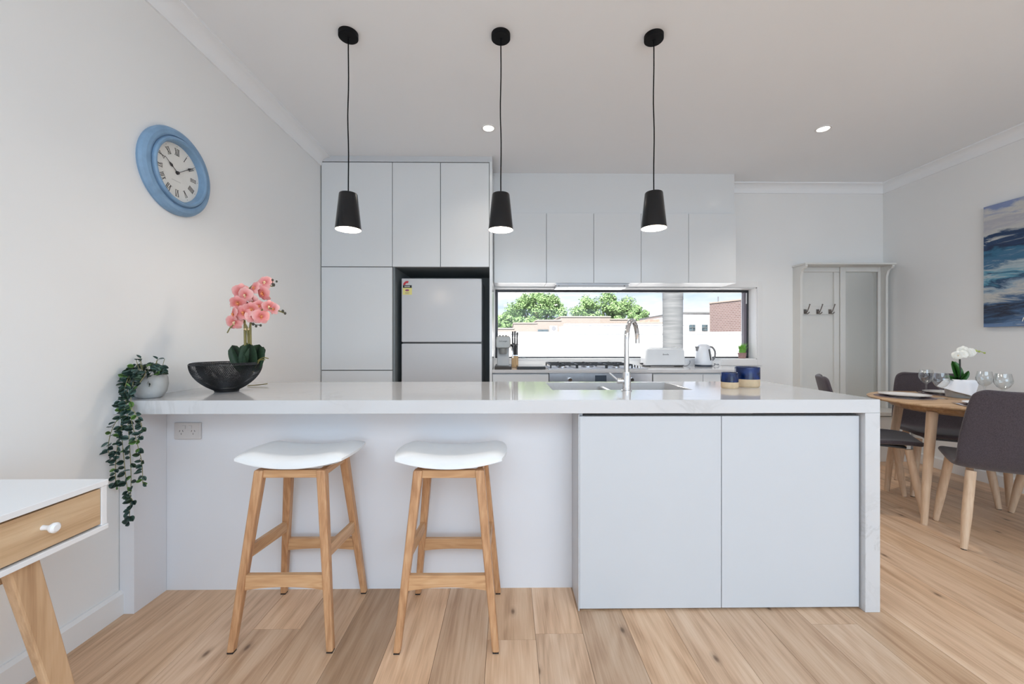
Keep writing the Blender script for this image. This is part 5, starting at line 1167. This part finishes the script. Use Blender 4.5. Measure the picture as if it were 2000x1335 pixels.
bm = BM()
for i in range(8): box(bm, xa + (xb_ - xa) * (i + 0.12) / 8, xa + (xb_ - xa) * (i + 0.88) / 8, Yb - 0.06, Yb, za, zb_)
obj('vent_grille', bm, 'dark_win', bb, world=True)
rf = tag(obj('tiled_roof', prism(BM(), [(XZ(1240, 633, 30)[0], XZ(1240, 630, 30)[1]), (XZ(1340, 633, 30)[0], XZ(1340, 630, 30)[1]), (XZ(1340, 621, 30)[0], XZ(1340, 620, 30)[1]), (XZ(1272, 622, 30)[0], XZ(1272, 622, 30)[1])], 'Y', 31.2, 34), 'tile_roof'), 'terracotta tiled roof behind the pale brick building', 'roof')
def aircon(px0, px1, py0, py1, fans, lab, Y=23.9):
    a, zt = XZ(px0, py0, Y); b, zb_ = XZ(px1, py1, Y); t = thing('air_conditioner', lab, 'air conditioner', ((a + b) / 2, Y, zb_ - 0.15), 0, 'air conditioners outside')
    obj('casing', box(BM(), a, b, Y, Y + 0.35, zb_ - 0.15, zt), 'render_white', t, world=True, bevel=0.02)
    for fz in fans:
        c = lathe(BM(), [(0, 0.02), (0.13, 0.02), (0.15, 0.0), (0, 0)], 18); bmesh.ops.rotate(c, verts=c.verts, cent=(0, 0, 0), matrix=Matrix.Rotation(radians(90), 3, 'X')); bmesh.ops.translate(c, verts=c.verts, vec=((a + b) / 2, Y, zb_ + (zt - zb_) * fz))
        obj('fan_grille', c, 'kgrey', t, world=True)
    obj('bracket', box(BM(), a + 0.05, b - 0.05, Y + 0.1, Yb - 0.001, zb_ - 0.20, zb_ - 0.151), 'kgrey', t, world=True)
aircon(1074.5, 1088.5, 636, 648.5, (0.62,), 'white single-fan air conditioner on the pale brick wall')
aircon(1102.5, 1114.5, 631.5, 648.5, (0.72, 0.32), 'white double-fan air conditioner beside the white building')
pole = thing('concrete_pillar', 'thick weathered grey concrete pillar outside the window', 'pillar', (XZ(1314, 600, 8)[0], 8, -3))
obj('shaft', lathe(BM(), [(0, 0), (0.193, 0), (0.193, 7.5), (0, 7.5)], 20), 'concrete', pole, smooth=40)
obj('joint_band', lathe(BM(), [(0.194, 4.98), (0.197, 4.99), (0.197, 5.14), (0.194, 5.15)], 20), 'concrete', pole, smooth=40)
fb = thing('far_white_building', 'white building with small dark square windows beyond the pillar', 'building', (11, 28, -3))
Yf = 28; xa, zt = XZ(1322, 612, Yf); xb_, _ = XZ(1400, 612, Yf)
obj('wall_body', box(BM(), xa, xb_, Yf, Yf + 8, -3, zt), 'render_white', fb, world=True); obj('roof_edge', box(BM(), xa - 0.05, xb_ + 0.05, Yf - 0.08, Yf + 8.05, zt, zt + 0.10), 'concrete', fb, world=True)
for (pa, pb) in ((1327, 1340.5), (1345.5, 1357.5), (1370.5, 1382)):
    a, z_t = XZ(pa, 633.5, Yf); b, z_b = XZ(pb, 645.5, Yf)
    w_ = obj('window', box(BM(), a, b, Yf - 0.05, Yf - 0.001, z_b, z_t), 'dark_win', fb, world=True)
    bm = BM(); box(bm, a, b, Yf - 0.08, Yf - 0.051, (z_t + z_b) / 2 - 0.012, (z_t + z_b) / 2 + 0.012); box(bm, (a + b) / 2 - 0.012, (a + b) / 2 + 0.012, Yf - 0.08, Yf - 0.051, z_b, z_t)
    obj('glazing_bar', bm, 'concrete', w_).location = -fb.location
rb = thing('red_brick_building', 'red brick building rising at the far end of the window view', 'building', (11.5, 24, -3))
xa, za = XZ(1386, 590.5, 25.5); xb_, zb_ = XZ(1475, 590, 22.5)
ang = atan2(22.5 - 25.5, xb_ - xa); ln = sqrt((xb_ - xa) ** 2 + 9)
rb.location = (xa, 25.5, -3); rb.rotation_euler = (0, 0, ang)
obj('wall_body', box(BM(), 0, ln, 0, 6, 0, za + 3 - 0.08), 'brick_red', rb); obj('parapet_cap', box(BM(), -0.03, ln + 0.03, -0.04, 6.04, za + 3 - 0.08, za + 3), 'cap', rb)
tag(obj('roof_antenna', tube(BM(), [(XZ(1419, 590, 25)[0], 26, 3.2), (XZ(1419, 580, 25)[0], 26, XZ(1419, 579, 26)[1])], 0.03, 6), 'concrete'), 'thin antenna mast above the red brick building', 'antenna')
p0 = XZ(930, 683, 9); p1 = XZ(1500, 651, 9)
cbp = [(p0[0] + (p1[0] - p0[0]) * i / 16, 9, p0[1] + (p1[1] - p0[1]) * i / 16 - 0.05 * sin(pi * i / 16)) for i in range(17)]
tag(obj('overhead_cable', tube(BM(), cbp, 0.006, 5), 'cable'), 'thin sagging service cable crossing the window view', 'cable')
def tree(px, py, w, h, Y, seed, lab):
    cx, cz = XZ(px, py, Y); t = thing('leafy_tree', lab, 'tree', (cx, Y, -3), 0, 'trees behind the brick building'); r_ = random.Random(seed)
    bm = BM(); sc = Y / 780; W_, H_ = w * sc / 2, h * sc / 2; blobs = []
    for i in range(60):
        a = r_.uniform(0, 2 * pi); q = sqrt(r_.random()) * 0.86
        blobs.append((W_ * q * cos(a), r_.uniform(-0.8, 0.8) * W_ * 0.6, cz + 3 + H_ * q * sin(a), r_.uniform(0.16, 0.30) * min(W_, H_ * 1.3)))
    for (bx, by, bz, br) in blobs:
        for i in range(230):
            v = Vector((r_.gauss(0, 1), r_.gauss(0, 1), r_.gauss(0, 1))).normalized() * br * (0.55 + 0.55 * r_.random()); c = Vector((bx, by, bz)) + v
            nrm = (v.normalized() + Vector((r_.uniform(-0.8, 0.8), r_.uniform(-0.8, 0.8), r_.uniform(-0.4, 0.9)))).normalized(); s = nrm.orthogonal().normalized(); u = nrm.cross(s); L_ = r_.uniform(0.07, 0.14)
            a_ = r_.uniform(0, pi); s, u = s * cos(a_) + u * sin(a_), u * cos(a_) - s * sin(a_)
            bm.faces.new([bm.verts.new(c + s * L_), bm.verts.new(c + u * L_ * 0.5), bm.verts.new(c - s * L_), bm.verts.new(c - u * L_ * 0.5)])
    me = bpy.data.meshes.new('foliage'); bm.to_mesh(me); bm.free(); me.materials.append(M['foliage'])
    o = bpy.data.objects.new('foliage', me); COL.objects.link(o); o.parent = t; o['kind'] = 'stuff'
    obj('trunk', tube(BM(), [(0, 0, 0), (0.1, 0, 2.0), (0, 0, cz + 3)], [0.3, 0.22, 0.12], 8), 'bark', t)
    for s_ in (-1, 1): obj('branch', tube(BM(), [(0.05, 0, 2.4), (s_ * W_ * 0.35, 0.1, cz + 2.6), (s_ * W_ * 0.6, 0.2, cz + 3.2)], [0.14, 0.09, 0.04], 6), 'bark', t)
tree(1048, 608, 118, 78, 36, 1, 'broad bright green tree above the stepped brick wall, nearer the end panel')
tree(988, 632, 46, 40, 33, 4, 'small green tree at the edge of the window behind the espresso machine')
tree(1178, 606, 118, 72, 38, 2, 'broad lighter green tree above the brick wall behind the tap')
tree(1243, 618, 46, 46, 43, 3, 'narrow green tree between the tap and the pillar')
